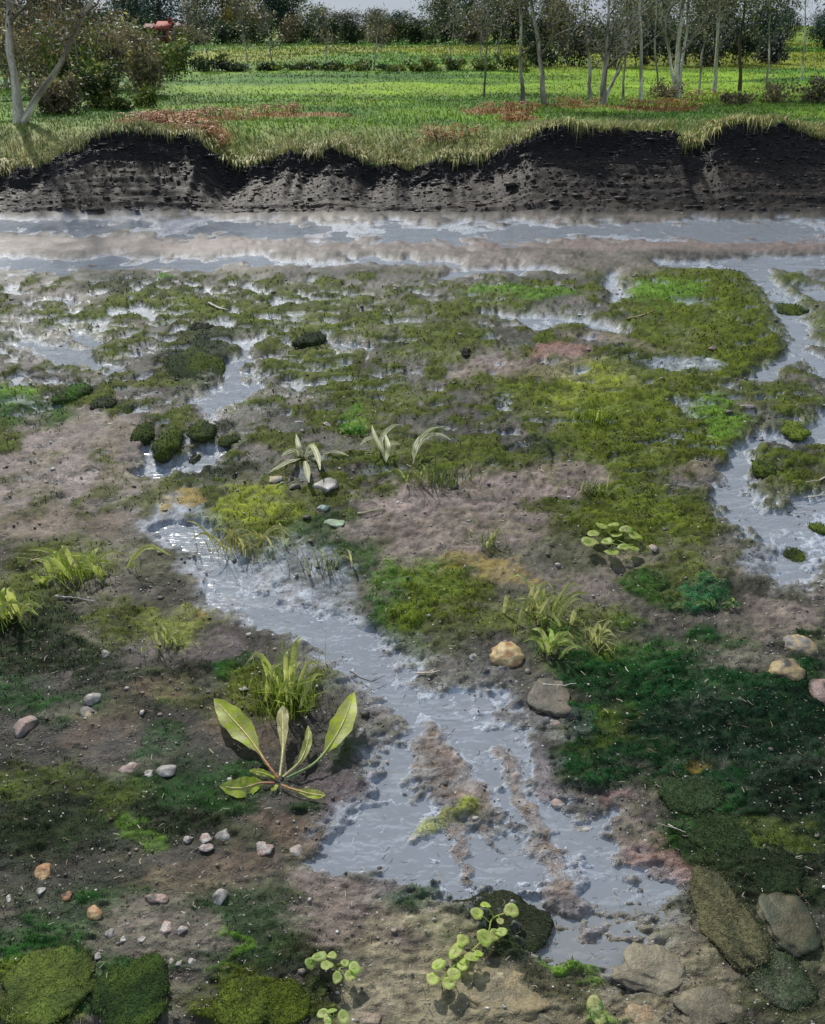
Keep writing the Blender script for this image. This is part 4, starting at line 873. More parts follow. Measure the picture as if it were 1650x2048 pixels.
# twigs on the mud
def twig(label, pts, wpx, col, seed):
    r = np.random.default_rng(seed); c = [np.array(on(x, y)) + [0, 0, .01] for x, y in pts]
    for q_ in c: q_[2] = max(q_[2], .006)
    pm = pxm(c[0]); P = curve_pts(c, 12); P[1:-1] += r.normal(0, .9 * pm, P[1:-1].shape) * [1, 1, .3]
    S = Soup(); v, q = tube(P, np.linspace(wpx * pm, wpx * pm * .4, 12), 6); S.add(v, q, col)
    root = obj('twig', S.mesh('twig', True), M['wood'], label=label, cat='twig', group='twigs lying on the flats')
    b = P[6]; v, q = tube(np.array([b, b + [.03 * r.normal() + 9 * pm, 8 * pm, .01]]), wpx * pm * .4, 5)
    obj('side_shoot', mesh_np('side_shoot', v, [q], np.repeat(col[None], len(v), 0)), M['wood'], root)
for i, (lb, pts, wd, c) in enumerate([
  ('upper pale twig reaching in at the edge of the right pool', [(1670, 948), (1640, 962), (1610, 968)], 2.2, lin(176, 164, 146)), ('lower pale twig reaching in at the edge of the right pool', [(1670, 1000), (1640, 1000), (1606, 998)], 2.0, lin(190, 186, 176)),
  ('cream twig beside the green slab', [(715, 1030), (745, 1024), (768, 1018)], 2.2, lin(190, 180, 150)), ('short cream twig left of the reddish boulder', [(830, 1352), (855, 1349), (880, 1345)], 2.0, lin(200, 190, 170)),
  ('thin white twig on the reddish boulder', [(1085, 1372), (1120, 1374), (1152, 1370)], 1.6, lin(200, 196, 186)), ('pale twig on the upper left flats', [(418, 608), (440, 618), (456, 622)], 2.6, lin(200, 194, 180)),
  ('dead brown stem under the wide left tuft', [(62, 1125), (100, 1120), (150, 1135)], 2.6, lin(170, 156, 120)), ('tan twig across the right moss bed', [(1255, 640), (1285, 632), (1310, 622)], 1.8, lin(170, 160, 110)),
  ('curved grey twig on dark mud at left', [(110, 1195), (150, 1200), (190, 1206)], 2.0, lin(176, 170, 164)), ('dark twig lying across the stream neck', [(700, 1350), (740, 1370), (770, 1362)], 1.4, lin(90, 84, 76)),
  ('small stick near the lower right stream edge', [(1335, 1652), (1350, 1660), (1370, 1668)], 1.6, lin(196, 190, 176))]): twig(lb, pts, wd, c, 500 + i)

# bubbles on the stream
def bubble_mat():
    m, n, l = newmat('bubble_film'); out = n.new('ShaderNodeOutputMaterial'); g = n.new('ShaderNodeBsdfPrincipled'); g.inputs['Base Color'].default_value = (.85, .86, .86, 1); g.inputs['Roughness'].default_value = .12
    t = n.new('ShaderNodeBsdfTransparent'); lw = n.new('ShaderNodeLayerWeight'); lw.inputs[0].default_value = .42
    ms = n.new('ShaderNodeMixShader'); l(mapr(n, l, lw.outputs['Facing'], .35, .95, .03, .9), ms.inputs[0]); l(t.outputs[0], ms.inputs[1]); l(g.outputs[0], ms.inputs[2]); l(ms.outputs[0], out.inputs[0]); return m
M['bubble'] = bubble_mat()
def bubble_mesh():
    V = []; n = 16
    for a in np.linspace(0, 1, 7)[:-1]:
        for k in range(n): V.append((math.cos(a * 1.5708) * math.cos(k * 2 * math.pi / n), math.cos(a * 1.5708) * math.sin(k * 2 * math.pi / n), .8 * math.sin(a * 1.5708)))
    V.append((0, 0, .8)); q = [(b * n + k, b * n + (k + 1) % n, (b + 1) * n + (k + 1) % n, (b + 1) * n + k) for b in range(5) for k in range(n)]
    t = [(5 * n + k, 5 * n + (k + 1) % n, 6 * n) for k in range(n)]
    me = mesh_np('bubble', np.array(V), [np.array(q), np.array(t)], None, True); me.materials.append(M['bubble']); return me
BM = bubble_mesh()
for x, y, rp, lb in [(880, 1497, 5, 'small bubble near the head of the wide stream'), (950, 1541, 6, 'bubble left of the brown mud bar in the stream'), (1140, 1600, 4, 'tiny bubble beside the oval pinkish pebble'), (1157, 1631, 5, 'bubble below the oval pinkish pebble'), (1136, 1633, 4, 'smaller bubble left of the one below the oval pebble'),
                 (1010, 1725, 8, 'large bubble on the lower stream'), (899, 1673, 5, 'bubble below the yellow weed bar'), (1096, 1767, 8, 'large bubble above the end of the stream bar'), (1193, 1708, 5, 'bubble on the right arm of the stream'), (1207, 1757, 5, 'upper bubble of the pair on the lower right stream'), (1231, 1783, 6, 'lower bubble of the pair on the lower right stream'),
                 (1139, 1831, 3.5, 'tiny bubble below the brown bars'), (1267, 1851, 8, 'biggest bubble at the tail of the stream'), (1325, 1921, 6, 'bubble over the pinkish brown slab'), (1343, 2013, 4, 'tiny bubble near the bottom edge'), (1516, 2004, 5, 'bubble by the sea green boulder')]:
    p = at(x, y, WATER); z = max(WATER, gz(p.x, p.y)); p = at(x, y, z)
    o = obj('bubble', BM, None, label=lb, cat='bubble', group='bubbles on the stream', loc=(p.x, p.y, z + .0005)); k = rp * pxm(p) * 1.05; o.scale = (k, k, k)

# ------------------------------------------------------------------ trees
def branch(r, p, d, L, r0, r1, n=7, wob=.16, upb=.05):
    P = [np.array(p, float)]; d = np.array(d, float); d /= np.linalg.norm(d)
    for i in range(n):
        d = d + r.normal(0, wob, 3) + np.array([0, 0, upb]); d /= np.linalg.norm(d); P.append(P[-1] + d * L / n)
    return np.array(P), np.linspace(r0, r1, n + 1)

def leaf_cloud(r, centres, n, spread, size, pal, flat=.8):
    c = centres[r.integers(0, len(centres), n)] + r.normal(0, 1, (n, 3)) * np.asarray(spread)
    a = r.normal(size=(n, 3)); a /= np.linalg.norm(a, axis=1)[:, None]; b = r.normal(size=(n, 3)); b -= (b * a).sum(1)[:, None] * a; b /= np.linalg.norm(b, axis=1)[:, None]
    s_ = size * r.uniform(.5, 1.4, n)[:, None]
    V = np.stack([c - a * s_, c - b * s_ * .5 * flat, c + a * s_, c + b * s_ * .5 * flat], 1).reshape(-1, 3)
    q = np.arange(n)[:, None] * 4 + np.arange(4)
    f = fbm(c[:, 0] * .9 / max(size * 6, .3) + 5, c[:, 2] * .9 / max(size * 6, .3) + c[:, 1] * .3, int(r.integers(0, 999)), 3)
    pal = np.asarray(pal); col = pal[0] + (pal[1] - pal[0]) * sstep(-.5, .5, f)[:, None]; col = np.where((r.random(n) < .15)[:, None], pal[2], col) * r.uniform(.6, 1.4, n)[:, None]
    return V, q, np.repeat(col, 4, 0)

def make_tree(name, label, base, stems, H, r0, pal, bark, nleaf, leaf, cstart=.3, seed=0, group=None, limbs=6, spread=.3, dense=1.0, twigs=True):
    """stems: list of top offsets (dx, dy) as share of H; each stem is a tapered trunk with its own limbs"""
    r = np.random.default_rng(seed + 1000)
    root = obj(name, None, label=label, cat='tree', group=group, loc=base)
    tips = []; tw = Soup()
    for (dx, dy, hs, rs) in stems:
        n = 14; t = np.linspace(0, 1, n + 1); rs = rs * .52
        P = np.stack([dx * H * t ** .9, dy * H * t, hs * H * t - .12 * (t == 0)], 1); P[2:, :2] += np.cumsum(r.normal(0, .006 * H, (n - 1, 2)), 0)
        rad = r0 * rs * (1 - .86 * t) * (1 + .55 * np.exp(-t * 22))
        v, q = tube(P, rad, 10); v += (vnoise(v[:, 2] * 9, v[:, 0] * 30, seed)[:, None] - .5) * rad.repeat(10)[:, None] * .25
        kk = fbm(v[:, 0] * 12, v[:, 2] * 7, seed, 3); cb = np.asarray(bark[0]) + (np.asarray(bark[1]) - np.asarray(bark[0])) * sstep(-.35, .35, kk)[:, None]
        obj('trunk', mesh_np('trunk', v, [q], cb, True), M['bark'], root)
        for k in range(limbs):
            f = cstart + (1 - cstart) * (k + r.random()) / limbs * .95; i = min(int(f * n), n - 1); az = k * 2.4 + r.uniform(-.6, .6)
            L = H * spread * (1.25 - f * .7) * r.uniform(.7, 1.2)
            B, br = branch(r, P[i], (math.cos(az), math.sin(az), r.uniform(.5, 1.1)), L, rad[i] * .55, rad[i] * .12)
            v, q = tube(B, br, 6); obj('limb', mesh_np('limb', v, [q], np.repeat((np.asarray(bark[1]) * r.uniform(.7, 1.1))[None], len(v), 0), True), M['bark'], root)
            for j in range(6 if twigs else 2):
                i2 = r.integers(2, 8); d = r.normal(0, 1, 3); d[2] = abs(d[2]) * .7 + .2
                T, tr = branch(r, B[i2], d, L * r.uniform(.3, .6), br[i2] * .55, br[i2] * .1, 4, .25, .02)
                v, q = tube(T, np.maximum(tr, .0035), 4); tw.add(v, q, np.asarray(bark[0]) * r.uniform(.45, 1.0)); tips.append(T[2]); tips.append(T[-1])
                if twigs:
                    for jj in range(2):
                        d2 = r.normal(0, 1, 3); d2[2] += .4; T2, tr2 = branch(r, T[r.integers(1, 5)], d2, L * r.uniform(.2, .4), .006, .0025, 3, .3, 0)
                        v, q = tube(T2, tr2, 3); tw.add(v, q, np.asarray(bark[0]) * r.uniform(.35, .8)); tips.append(T2[-1])
            tips.append(B[-1]); tips.append(B[-3])
        tips.append(P[-1])
    if twigs: obj('twigs', tw.mesh('twigs', True), M['bark'], root, kind='stuff')
    tips = np.array(tips)
    V, q, c = leaf_cloud(r, tips, nleaf, H * .05 * dense, leaf, pal)
    obj('crown', mesh_np('crown', V, [q], c), M['crown'], root)
    return root

BIRCH = (lin(226, 222, 208), lin(128, 122, 108)); GREYB = (lin(200, 196, 184), lin(110, 102, 92)); DARKB = (lin(84, 76, 64), lin(52, 46, 40))
OLV = (lin(70, 74, 40), lin(124, 120, 68), lin(160, 150, 100)); DKG = (lin(28, 46, 30), lin(66, 84, 46), lin(104, 116, 66)); BRN = (lin(58, 48, 36), lin(110, 92, 58), lin(150, 130, 84)); GRY = (lin(72, 74, 62), lin(120, 118, 92), lin(160, 152, 120))

# birch at the left with its forked trunk, then the line of trees on the right of the meadow
def bank_at(px, py):
    d = atY(px, py, 1.0) - Vector((0, 0, CAMH)); Y = np.concatenate([np.arange(13.2, 18, .02), np.arange(18, 60, .08)])
    z = ground(d.x * Y, Y)[0]; hit = np.nonzero(CAMH + d.z * Y <= z)[0]; k = hit[0] if len(hit) else -1
    return Vector((d.x * Y[k], Y[k], z[k]))
NEAR = [
 ('birch_tree', 36, 246, [(-.08, 0, 1, 1), (.40, .05, .62, .8)], 5.6, .15, BRN, BIRCH, 5200, .045, .3, 'forked white barked birch at the left edge of the meadow'),
 ('alder_tree', 1046, 208, [(-.02, 0, 1, 1)], 4.6, .09, OLV, GREYB, 2600, .04, .26, 'slim grey tree, left of the leaning pair'),
 ('alder_tree', 1090, 208, [(-.13, .02, 1, 1)], 4.6, .11, OLV, GREYB, 3000, .04, .26, 'grey tree leaning left beside the slim one'),
 ('alder_tree', 1182, 200, [(-.10, .02, .9, 1)], 2.6, .10, OLV, GREYB, 260, .04, .30, 'short thin tree leaning left near the middle of the row'),
 ('alder_tree', 1206, 208, [(.02, 0, .95, 1), (.26, .05, .7, .5)], 2.7, .16, GRY, GREYB, 320, .04, .30, 'stout forked grey tree with a side stem leaning right'),
 ('birch_tree', 1283, 204, [(-.02, .02, 1, 1)], 5.4, .09, OLV, BIRCH, 3200, .04, .22, 'tall slender pale trunk tree in the row'),
 ('alder_tree', 1356, 196, [(0, 0, .9, 1), (.12, .1, .85, .6), (-.14, .05, .8, .6)], 5.2, .15, GRY, BIRCH, 4200, .045, .26, 'thick pale tree whose stems fan out above the meadow'),
 ('alder_tree', 1430, 184, [(.01, 0, 1, 1)], 5.4, .10, OLV, GREYB, 3400, .045, .22, 'straight grey tree second from the right of the row'),
 ('alder_tree', 1480, 182, [(.03, 0, 1, 1)], 5.8, .09, DKG, DARKB, 3800, .045, .22, 'dark slim tree at the right end of the row'),
 ('slender_tree', 1246, 200, [(.03, 0, 1, 1)], 2.8, .06, GRY, GREYB, 300, .04, .35, 'very thin stem between the forked tree and the tall slender one'),
 ('slender_tree', 1318, 196, [(-.05, 0, 1, 1)], 4.2, .05, GRY, BIRCH, 1000, .04, .35, 'very thin stem just left of the thick pale tree'),
 ('slender_tree', 1398, 190, [(.06, 0, 1, 1)], 4.4, .055, OLV, GREYB, 1200, .04, .35, 'very thin stem just right of the thick pale tree'),
 ('slender_tree', 1535, 178, [(-.04, 0, 1, 1)], 4.6, .06, GRY, GREYB, 1300, .045, .3, 'thin pale tree right of the dark slim one'),
 ('slender_tree', 1605, 160, [(.02, 0, 1, 1)], 4.8, .06, GRY, BIRCH, 900, .045, .35, 'lone thin pale tree in the right sky gap'),
 ('slender_tree', 968, 196, [(.04, 0, 1, 1)], 4.0, .05, GRY, GREYB, 700, .04, .4, 'thin stem standing alone left of the leaning pair'),
]
for i, (nm, px, py, st, H, r0, pal, bk, nl, lf, cs, lb) in enumerate(NEAR):
    p = bank_at(px, py); st = [(a_ - (px - CX) / F * sp * (1 if i == 0 else .75) * c_, b_, c_, d_) for a_, b_, c_, d_ in st]   # inward lean keeps trunks upright in the pitched camera's view
    make_tree(nm, lb, p, st, H, r0, pal, bk, int(nl * 1.15), lf, cs, seed=i * 7 + 3, group='trees along the meadow edge', limbs=9)

# thin saplings standing in the hedge between the two fields
for i, (px, py, hpx, lb) in enumerate([(398, 150, 130, 'first sapling from the left in the field hedge'), (420, 150, 110, 'second sapling from the left, paired with the first'), (497, 142, 110, 'pale sapling above the dark end of the hedge'), (546, 140, 105, 'sapling left of the low brown bushes in the hedge'),
        (652, 142, 100, 'bushy sapling near the middle of the hedge'), (748, 142, 100, 'lone sapling in the middle of the hedge'), (900, 146, 110, 'sapling right of the middle of the hedge'), (962, 146, 120, 'left of two pale saplings in front of dark trees'), (992, 146, 120, 'right of two pale saplings in front of dark trees'), (262, 130, 66, 'little yellow leaved sapling in the thicket')]):
    Y = 41.5 if i < 9 else 27
    x = atY(px, py, Y).x; z = gz(x, Y); H = hpx * Y * .857 / F * 1.05
    make_tree('sapling', lb, (x, Y, z), [(random.uniform(-.1, .1), 0, 1, 1)], H, .07, GRY if i < 9 else (lin(150, 150, 40), lin(170, 170, 60), lin(120, 120, 40)), GREYB, 420 if i < 9 else 300, .07 if i < 9 else .05, .35, seed=70 + i, group='saplings in the field hedge', limbs=5, spread=.25, dense=1.2)

# bushes: twiggy mass of leaves on a few stems
def make_bush(name, label, base, w_, d_, h_, pal, nleaf, leaf, seed, group=None, stems=9, bark=DARKB, cat='bush'):
    r = np.random.default_rng(seed + 4000); root = obj(name, None, label=label, cat=cat, group=group, loc=base)
    S = Soup(); tips = []
    for k in range(stems):
        az = r.uniform(0, 6.28); e = np.array([math.cos(az) * w_ * r.uniform(.2, .9), math.sin(az) * d_ * r.uniform(.2, .9), h_ * r.uniform(.3, 1.1)])
        b = e * [.25, .25, 0] - [0, 0, .05]; m_ = (b + e) / 2 + [0, 0, .15 * h_]
        P = curve_pts([b, m_, e], 7); v, q = tube(P, np.linspace(.012, .004, 7) * max(1, h_ * .8), 4); S.add(v, q, np.asarray(bark[0]) * r.uniform(.6, 1.3))
        for t in (2, 3, 4, 5, 6): tips.append(P[t] + r.normal(0, .12, 3) * [w_, d_, h_ * .5])
    obj('stem', S.mesh('stem', True), M['bark'], root, kind='stuff')
    V, q, c = leaf_cloud(r, np.array(tips), nleaf, np.array([w_, d_, h_]) * .13, leaf, pal)
    V[:, 2] = np.abs(V[:, 2])
    obj('foliage', mesh_np('foliage', V, [q], c), M['crown'], root)
    return root
def bush_px(name, label, px, py, hw, hpx, Y, pal, nleaf, leaf, seed, group, **k):
    p = atY(px, py, Y); z = gz(p.x, Y); pm = Y * .857 / F + .0008
    make_bush(name, label, (p.x, Y, z - .02), hw * pm, min(hw * pm, 1.6), hpx * pm, pal, nleaf, leaf, seed, group, **k)
BRAM = (lin(80, 74, 58), lin(138, 128, 96), lin(176, 168, 110)); BRAMG = (lin(46, 66, 34), lin(100, 118, 50), lin(160, 162, 72))
TH = [(90, 190, 60, 120, 25, BRAM, 'brown bramble thicket between the birch stems'), (160, 200, 60, 110, 24, BRAMG, 'dark green thicket right of the birch'), (215, 185, 60, 110, 27, BRAM, 'grey brown thicket in the left shrubbery'), (275, 180, 60, 95, 29, BRAM, 'brown thicket under the yellow sapling'),
      (335, 165, 55, 70, 33, BRAMG, 'dusky bush at the right end of the left shrubbery'), (20, 175, 60, 130, 28, BRAM, 'brown bush behind the birch at the frame edge'), (140, 130, 80, 100, 38, BRAMG, 'olive shrub behind the left thickets'), (230, 120, 60, 60, 42, BRAMG, 'low shrub below the red roofed house')]
TH += [(300, 190, 50, 80, 25, BRAM, 'grey brown bush in front of the hedge end'), (190, 215, 46, 60, 21, BRAMG, 'green bramble clump at the foot of the thickets'), (120, 222, 50, 50, 19.5, BRAM, 'low brown bramble right of the birch foot')]
for i, (px, py, hw, hp, Y, pal, lb) in enumerate(TH): bush_px('thicket', lb, px, py, hw * 1.15, hp * 1.1, Y, pal, 2300, .045 + .0008 * Y, i, 'thickets at the left of the meadow', stems=16, bark=GREYB)
SH = [(1085, 150, 50, 70, 44, 'dark shrub behind the leaning pair of trees'), (1150, 150, 55, 85, 45, 'dark shrub under the gap in the tree line'), (1215, 148, 50, 85, 44, 'blue green shrub behind the forked grey tree'), (1285, 146, 55, 80, 45, 'dark shrub behind the tall slender tree'), (1350, 142, 50, 75, 46, 'dark shrub behind the thick pale tree'), (1415, 138, 50, 70, 46, 'dark shrub left of the straight grey tree'), (1480, 134, 45, 60, 47, 'dark shrub behind the row end'), (1540, 128, 40, 45, 48, 'last low shrub before the open pasture')]
for i, (px, py, hw, hp, Y, lb) in enumerate(SH): bush_px('shrub', lb, px, py, hw, hp, Y, (lin(30, 38, 34), lin(64, 72, 58), lin(120, 122, 110)) if i % 2 else DKG, 1500, .10, 20 + i, 'shrubs behind the right row of trees')
# field hedge, one bush after another
HN = ['far left', 'second', 'third', 'fourth', 'fifth', 'sixth', 'seventh', 'eighth', 'ninth', 'tenth', 'eleventh', 'last']
for i in range(12):
    px = 350 + i * 62; hp = [30, 26, 22, 14, 14, 14, 16, 14, 20, 24, 24, 26][i]
    bush_px('hedge_bush', f'{HN[i]} low dark bush of the hedge between the fields' if i else 'far left low dark bush of the hedge between the fields', px, 148 - 4 * math.sin(i / 11 * 3.14), 40, hp, 41 + .3 * (i % 2), DKG if i < 3 else BRAMG, 700, .085, 60 + i, 'hedge between the two fields', stems=6)
for i, (px, py, hw, hp, Y, lb) in enumerate([(1330, 175, 50, 30, 24.5, 'brown scrub right of the thick pale tree'), (1560, 190, 60, 34, 23, 'brown scrub on the bank at right'), (1630, 195, 40, 40, 22, 'brown scrub at the right frame edge'), (1470, 200, 40, 24, 22, 'low brown scrub below the row end'), (235, 200, 40, 26, 20.5, 'small dark bush on the left meadow'), (285, 190, 34, 32, 21.5, 'dark bush left of the bracken')]):
    bush_px('scrub', lb, px, py, hw, hp, Y, BRAM if 'brown' in lb else BRAMG, 900, .045, 90 + i, 'scrub on the bank top')

# rust coloured dead bracken: arching fronds
def bracken(label, px, py, hw, hpx, n, seed, pal=(lin(204, 136, 74), lin(224, 180, 144), lin(160, 104, 58))):
    r = np.random.default_rng(seed + 70); p = bank_at(px, py); pm = pxm(p); root = obj('dead_bracken', None, label=label, cat='bracken', group='dead bracken on the bank', loc=p)
    for k in range(n):
        off = np.array([r.uniform(-1, 1) * hw * pm, r.uniform(-.5, .8) * min(hw * pm, 1.0), 0]); off[2] = gz(p.x + off[0], p.y + off[1]) - p.z - .01
        az = r.uniform(0, 6.28); L = hpx * pm * r.uniform(.9, 1.6); d = np.array([math.cos(az), math.sin(az), 0])
        P = curve_pts([off, off + d * L * .3 + [0, 0, L * .6], off + d * L * .9 + [0, 0, L * .45]], 9); S = Soup(); c = pal[r.integers(0, 3)] * r.uniform(.7, 1.2)
        v, q = tube(P, .006, 3); S.add(v, q, c * .8)
        side = np.array([-d[1], d[0], 0])
        for i in range(2, 9):
            for sgn in (-1, 1):
                ln = L * .30 * (1 - i / 10); a = P[i]; b = a + side * sgn * ln + d * ln * .4 - [0, 0, ln * .2]; w3 = d * ln * .32
                S.add(np.array([a - w3, b, a + w3]), np.array([[0, 1, 2]]), c * r.uniform(.8, 1.2))
        obj('frond', S.mesh('frond'), M['blade'], root)
for i, a in enumerate([('pinkish rust bracken on the bank left of centre', 330, 250, 70, 30, 68), ('orange bracken hanging over the dark bank', 400, 268, 45, 26, 44), ('rust bracken strip right of the pinkish patch', 460, 238, 55, 22, 48), ('brown bracken strip at the meadow foot', 560, 226, 50, 18, 36),
                       ('rust bracken under the leaning pair of trees', 1020, 224, 60, 22, 48), ('dark rust bracken clump on the bank', 1035, 242, 30, 20, 28), ('pale salmon bracken above the turf edge', 900, 285, 60, 22, 44), ('rust bracken around the thick pale tree', 1320, 218, 70, 22, 56), ('brown bracken left of the thick pale tree', 1150, 212, 50, 16, 32), ('brown bracken right of the thick pale tree', 1410, 200, 46, 18, 32)]): bracken(*a, seed=i)

# dead stalks standing on the bank
for i, (px, py, tx, ty, lb) in enumerate([(878, 300, 868, 268, 'left dark stalk on the salmon bracken'), (884, 300, 892, 266, 'middle dark stalk on the salmon bracken'), (902, 298, 906, 274, 'right dark stalk on the salmon bracken'), (930, 305, 934, 280, 'lone dark stalk right of the salmon bracken')]):
    p = bank_at(px, py); e = atY(tx, ty, p.y) - p; P = curve_pts([np.zeros(3) - [0, 0, .03], np.array(e) * .5 + [.02, 0, 0], np.array(e)], 6); v, q = tube(P, np.linspace(.012, .005, 6), 5)
    o = obj('dead_stalk', mesh_np('dead_stalk', v, [q], np.repeat(lin(60, 44, 40)[None], len(v), 0)), M['wood'], label=lb, cat='stalk', group='dead stalks on the bank', loc=p)
    v, q = tube(np.array([P[3], P[3] + [.07 * (-1) ** i, 0, .06]]), .005, 4); obj('side_shoot', mesh_np('side_shoot', v, [q], np.repeat(lin(60, 44, 40)[None], len(v), 0)), M['wood'], o)

# ------------------------------------------------------------------ tree belt beyond the second field
def belt_variant(seed):
    r = np.random.default_rng(seed); n = 22
    cen = []
    for k in range(n):
        a = r.uniform(0, 6.28); q_ = r.uniform(0, 1) ** .5; h = r.uniform(.12, .92); w_ = .42 * math.sin(min(1, (h + .06) * .98) * math.pi) ** .7
        cen.append((math.cos(a) * q_ * w_, math.sin(a) * q_ * w_, h))
    cen = np.array(cen); V, q, c = leaf_cloud(r, cen, 5600, (.11, .11, .09), .024, ((.75, .75, .75), (1.35, 1.35, 1.35), (1.9, 1.9, 1.7)))
    cm = mesh_np('crown', V, [q], c)
    P = np.stack([np.zeros(8), np.zeros(8), np.linspace(-.02, .85, 8)], 1); P[2:, :2] += r.normal(0, .012, (6, 2)); S = Soup(); v, qq = tube(P, np.linspace(.028, .006, 8), 7); S.add(v, qq)
    lm = Soup()
    for k in cen[:9]:
        i = max(2, int(k[2] * 6)); v, qq = tube(curve_pts([P[i - 1], (P[i - 1] + k) / 2 + [0, 0, .02], k], 5), np.linspace(.010, .003, 5), 5); lm.add(v, qq)
    return cm, S.mesh('trunk', True), lm.mesh('limbs', True)
VAR = [belt_variant(40 + k) for k in range(5)]
def tinted(name, tint):
    m = M['crown'].copy(); m.name = name; n = m.node_tree.nodes; l = m.node_tree.links.new
    a = [k for k in n if k.type == 'ATTRIBUTE'][0]; outs = [k.to_socket for k in a.outputs['Color'].links]
    mu = n.new('ShaderNodeMixRGB'); mu.blend_type = 'MULTIPLY'; mu.inputs[0].default_value = 1; mu.inputs[2].default_value = (*tint, 1); l(a.outputs['Color'], mu.inputs[1])
    for k in outs: l(mu.outputs[0], k)
    return m
TINT = {'dark': tinted('foliage_dark', lin(52, 78, 62)), 'blue': tinted('foliage_blue', lin(48, 72, 70)), 'olive': tinted('foliage_olive', lin(90, 100, 58)), 'brown': tinted('foliage_brown', lin(94, 94, 70)), 'green': tinted('foliage_green', lin(64, 84, 44)), 'gold': tinted('foliage_gold', lin(118, 106, 44))}  # belt foliage colours, greyed towards blue in place of distance haze
M['bark_plain'] = surf_mat('bark_plain', base=lin(78, 68, 58), attr=False, rough=.85, var=.3, scales=(2, 8, 30), bump=.6, bump_d=.03)
BELT = [ # x, top y, half width px, distance, tint, label
 (-40, -120, 90, 60, 'brown', 'tall brown tree at the very left of the tree belt'), (70, -110, 95, 56, 'blue', 'large dark tree behind the birch'), (128, -60, 55, 62, 'brown', 'autumn brown tree right of the large dark one'),
 (205, 22, 40, 92, 'green', 'low green tree left of the red roofed house'), (255, -30, 48, 102, 'dark', 'dark evergreen behind the barn'), (325, -60, 55, 112, 'blue', 'dense dark tree behind the red roofed house'), (392, -25, 48, 104, 'blue', 'blue green tree right of the house'),
 (448, -40, 44, 100, 'olive', 'olive tree with dark foot in the belt'), (492, -34, 40, 97, 'gold', 'yellowish tree left of the dark pair'), (540, -36, 42, 102, 'dark', 'first dark tree of the pair'), (588, -26, 42, 102, 'green', 'second dark green tree of the pair'),
 (632, 8, 34, 96, 'olive', 'small olive tree at the start of the low brown trees'), (668, 26, 36, 98, 'brown', 'low brown tree, left of three'), (706, 24, 36, 97, 'brown', 'low brown tree, middle of three'), (746, 20, 34, 98, 'olive', 'low brown tree, right of three'), (796, 24, 36, 100, 'dark', 'low dark tree before the gap'),
 (838, 34, 34, 98, 'brown', 'lowest tree in the dip of the belt'), (884, -18, 44, 96, 'olive', 'olive tree right of the dip'), (940, -46, 48, 98, 'dark', 'tall dark tree right of centre'), (990, -40, 48, 94, 'olive', 'tall olive tree behind the pale saplings'), (1046, -36, 50, 90, 'brown', 'brown tree behind the leaning pair'), (1100, -22, 44, 88, 'brown', 'pale feathery tree left of the sky gap'),
 (1150, 62, 36, 92, 'olive', 'low tree in the sky gap'), (1200, 58, 36, 94, 'dark', 'low dark tree in the sky gap'), (1262, -14, 46, 70, 'olive', 'olive tree right of the sky gap'), (1330, -40, 50, 72, 'dark', 'dark tree behind the thick pale tree'), (1400, -36, 48, 74, 'olive', 'olive tree behind the row'), (1462, -56, 50, 72, 'brown', 'brown tree behind the straight grey tree'), (1530, -50, 50, 74, 'dark', 'dark tree left of the right sky gap'),
 (1570, 20, 26, 78, 'olive', 'small tree at the foot of the right sky gap'), (1655, 16, 36, 76, 'dark', 'dark tree cut by the right edge'), (1720, -20, 50, 74, 'dark', 'dark tree just beyond the right edge')]
for i, (px, ty, hw, Y, tint, lb) in enumerate(BELT):
    x = atY(px, 60, Y).x; z = gz(x, Y); H = atY(px, ty, Y).z - z; pm = Y * .857 / F; cm, tm, lm = VAR[i % 5]
    root = obj('belt_tree', None, label=lb, cat='tree', group='trees of the belt beyond the fields', loc=(x, Y, z)); root.rotation_euler.z = i * 1.3
    wx = hw * pm / .41
    for nm, me, mm in (('trunk', tm, M['bark_plain']), ('limbs', lm, M['bark_plain']), ('crown', cm, TINT[tint])):
        m2 = me.copy() if nm == 'crown' else me
        m2.materials.clear(); m2.materials.append(mm)
        o = obj(nm, m2, None, root); o.scale = (wx, wx, H * 1.02)
# undergrowth closing the foot of the belt
UN = ['farthest left', 'second', 'third', 'fourth', 'fifth', 'sixth', 'seventh', 'eighth', 'ninth', 'tenth', 'eleventh', 'twelfth', 'thirteenth', 'fourteenth', 'fifteenth', 'sixteenth', 'last']
for i in range(17):
    px = 200 + i * 62; Y = 88 if px < 1100 else 66
    if i in (2,): Y = 104
    bush_px('belt_bush', f'{UN[i]} dark bush at the foot of the tree belt', px, 90, 48, [34, 30, 14, 34, 38, 40, 40, 44, 44, 44, 40, 44, 48, 48, 48, 66, 66][i], Y, DKG if i % 3 else BRAM, 1800, .14, 130 + i, 'bushes at the foot of the tree belt', stems=6)

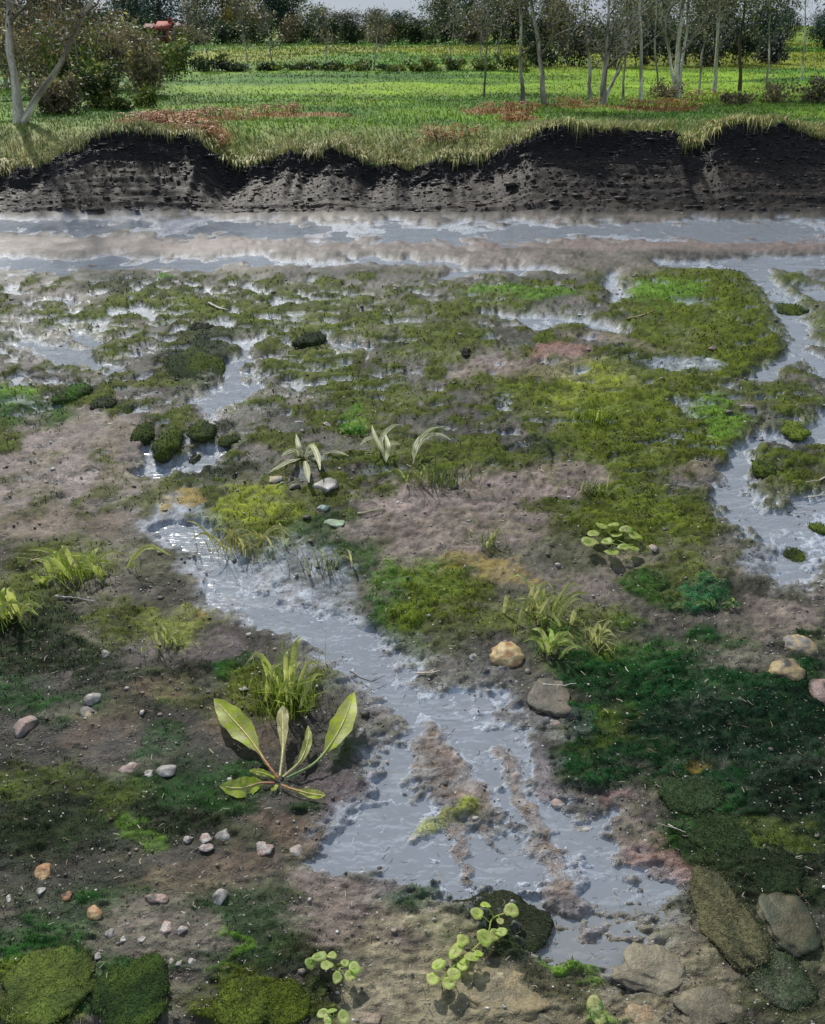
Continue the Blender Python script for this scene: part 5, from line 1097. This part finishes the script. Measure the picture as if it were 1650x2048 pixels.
# ------------------------------------------------------------------ red roofed house and barn far behind the field
def box(S, x0, x1, y0, y1, z0, z1, c):
    v = [(x, y, z) for z in (z0, z1) for y in (y0, y1) for x in (x0, x1)]
    S.add(v, [[0, 2, 3, 1], [4, 5, 7, 6], [0, 1, 5, 4], [2, 6, 7, 3], [0, 4, 6, 2], [1, 3, 7, 5]], c)
def house(name, label, px0, px1, ytop, Y, wallc, roofc, wh, rh, seed):
    a, b = atY(px0, 60, Y).x, atY(px1, 60, Y).x; z = gz((a + b) / 2, Y); zt = atY(px0, ytop, Y).z; W = b - a; D = 3.2; base = zt - wh - rh
    root = obj(name, None, label=label, cat='house', group='farm buildings beyond the field', loc=((a + b) / 2, Y, min(base, z))); h0 = 0; h1 = zt - rh - min(base, z)
    S = Soup(); box(S, -W / 2, W / 2, 0, D, h0, h1, wallc); obj('wall', S.mesh('wall'), M['wall'], root)
    S = Soup(); o_ = .15; y0, y1, ym = -o_, D + o_, D / 2; t = .09
    for sgn, (ya, yb) in ((1, (y0, ym)), (-1, (y1, ym))):
        v = [(-W / 2 - o_, ya, h1 - .05), (W / 2 + o_, ya, h1 - .05), (W / 2 + o_, yb, h1 + rh), (-W / 2 - o_, yb, h1 + rh)]; v = v + [(x, y, q_ + t) for x, y, q_ in v]
        S.add(v, [[0, 1, 2, 3], [4, 5, 6, 7], [0, 1, 5, 4], [1, 2, 6, 5], [2, 3, 7, 6], [3, 0, 4, 7]], roofc)
    rf = obj('roof', S.mesh('roof'), M['wall'], root)
    S = Soup(); box(S, W * .25, W * .25 + .35, ym - .2, ym + .2, h1 + rh * .6, h1 + rh + .35, roofc * .8); obj('chimney', S.mesh('chimney'), M['wall'], rf)
    for k in range(2):
        x = -W * .25 + k * W * .4; S = Soup(); box(S, x - .18, x + .18, -.03, .02, h1 - .62, h1 - .2, lin(40, 44, 50)); wn = obj('window', S.mesh('window'), M['wall'], root)
        S = Soup(); box(S, x - .22, x + .22, -.06, .0, h1 - .67, h1 - .625, lin(200, 198, 190)); obj('sill', S.mesh('sill'), M['wall'], wn)
    S = Soup(); box(S, -.1, .3, -.03, .02, max(0, h1 - 1.9), h1 - .7 if h1 > 1.2 else h1 * .6, lin(70, 40, 34)); obj('door', S.mesh('door'), M['wall'], root)
house('farmhouse', 'red roofed farmhouse showing through the dark trees', 312, 336, 44, 93, lin(150, 96, 84), lin(150, 62, 48), .7, .55, 1)
house('barn', 'low maroon barn left of the red roofed farmhouse', 286, 309, 49, 94, lin(110, 62, 60), lin(112, 56, 54), .5, .35, 2)
house('cottage', 'white walled cottage right of the red roofed farmhouse', 338, 361, 48, 94, lin(206, 204, 204), lin(110, 82, 84), .7, .3, 3)
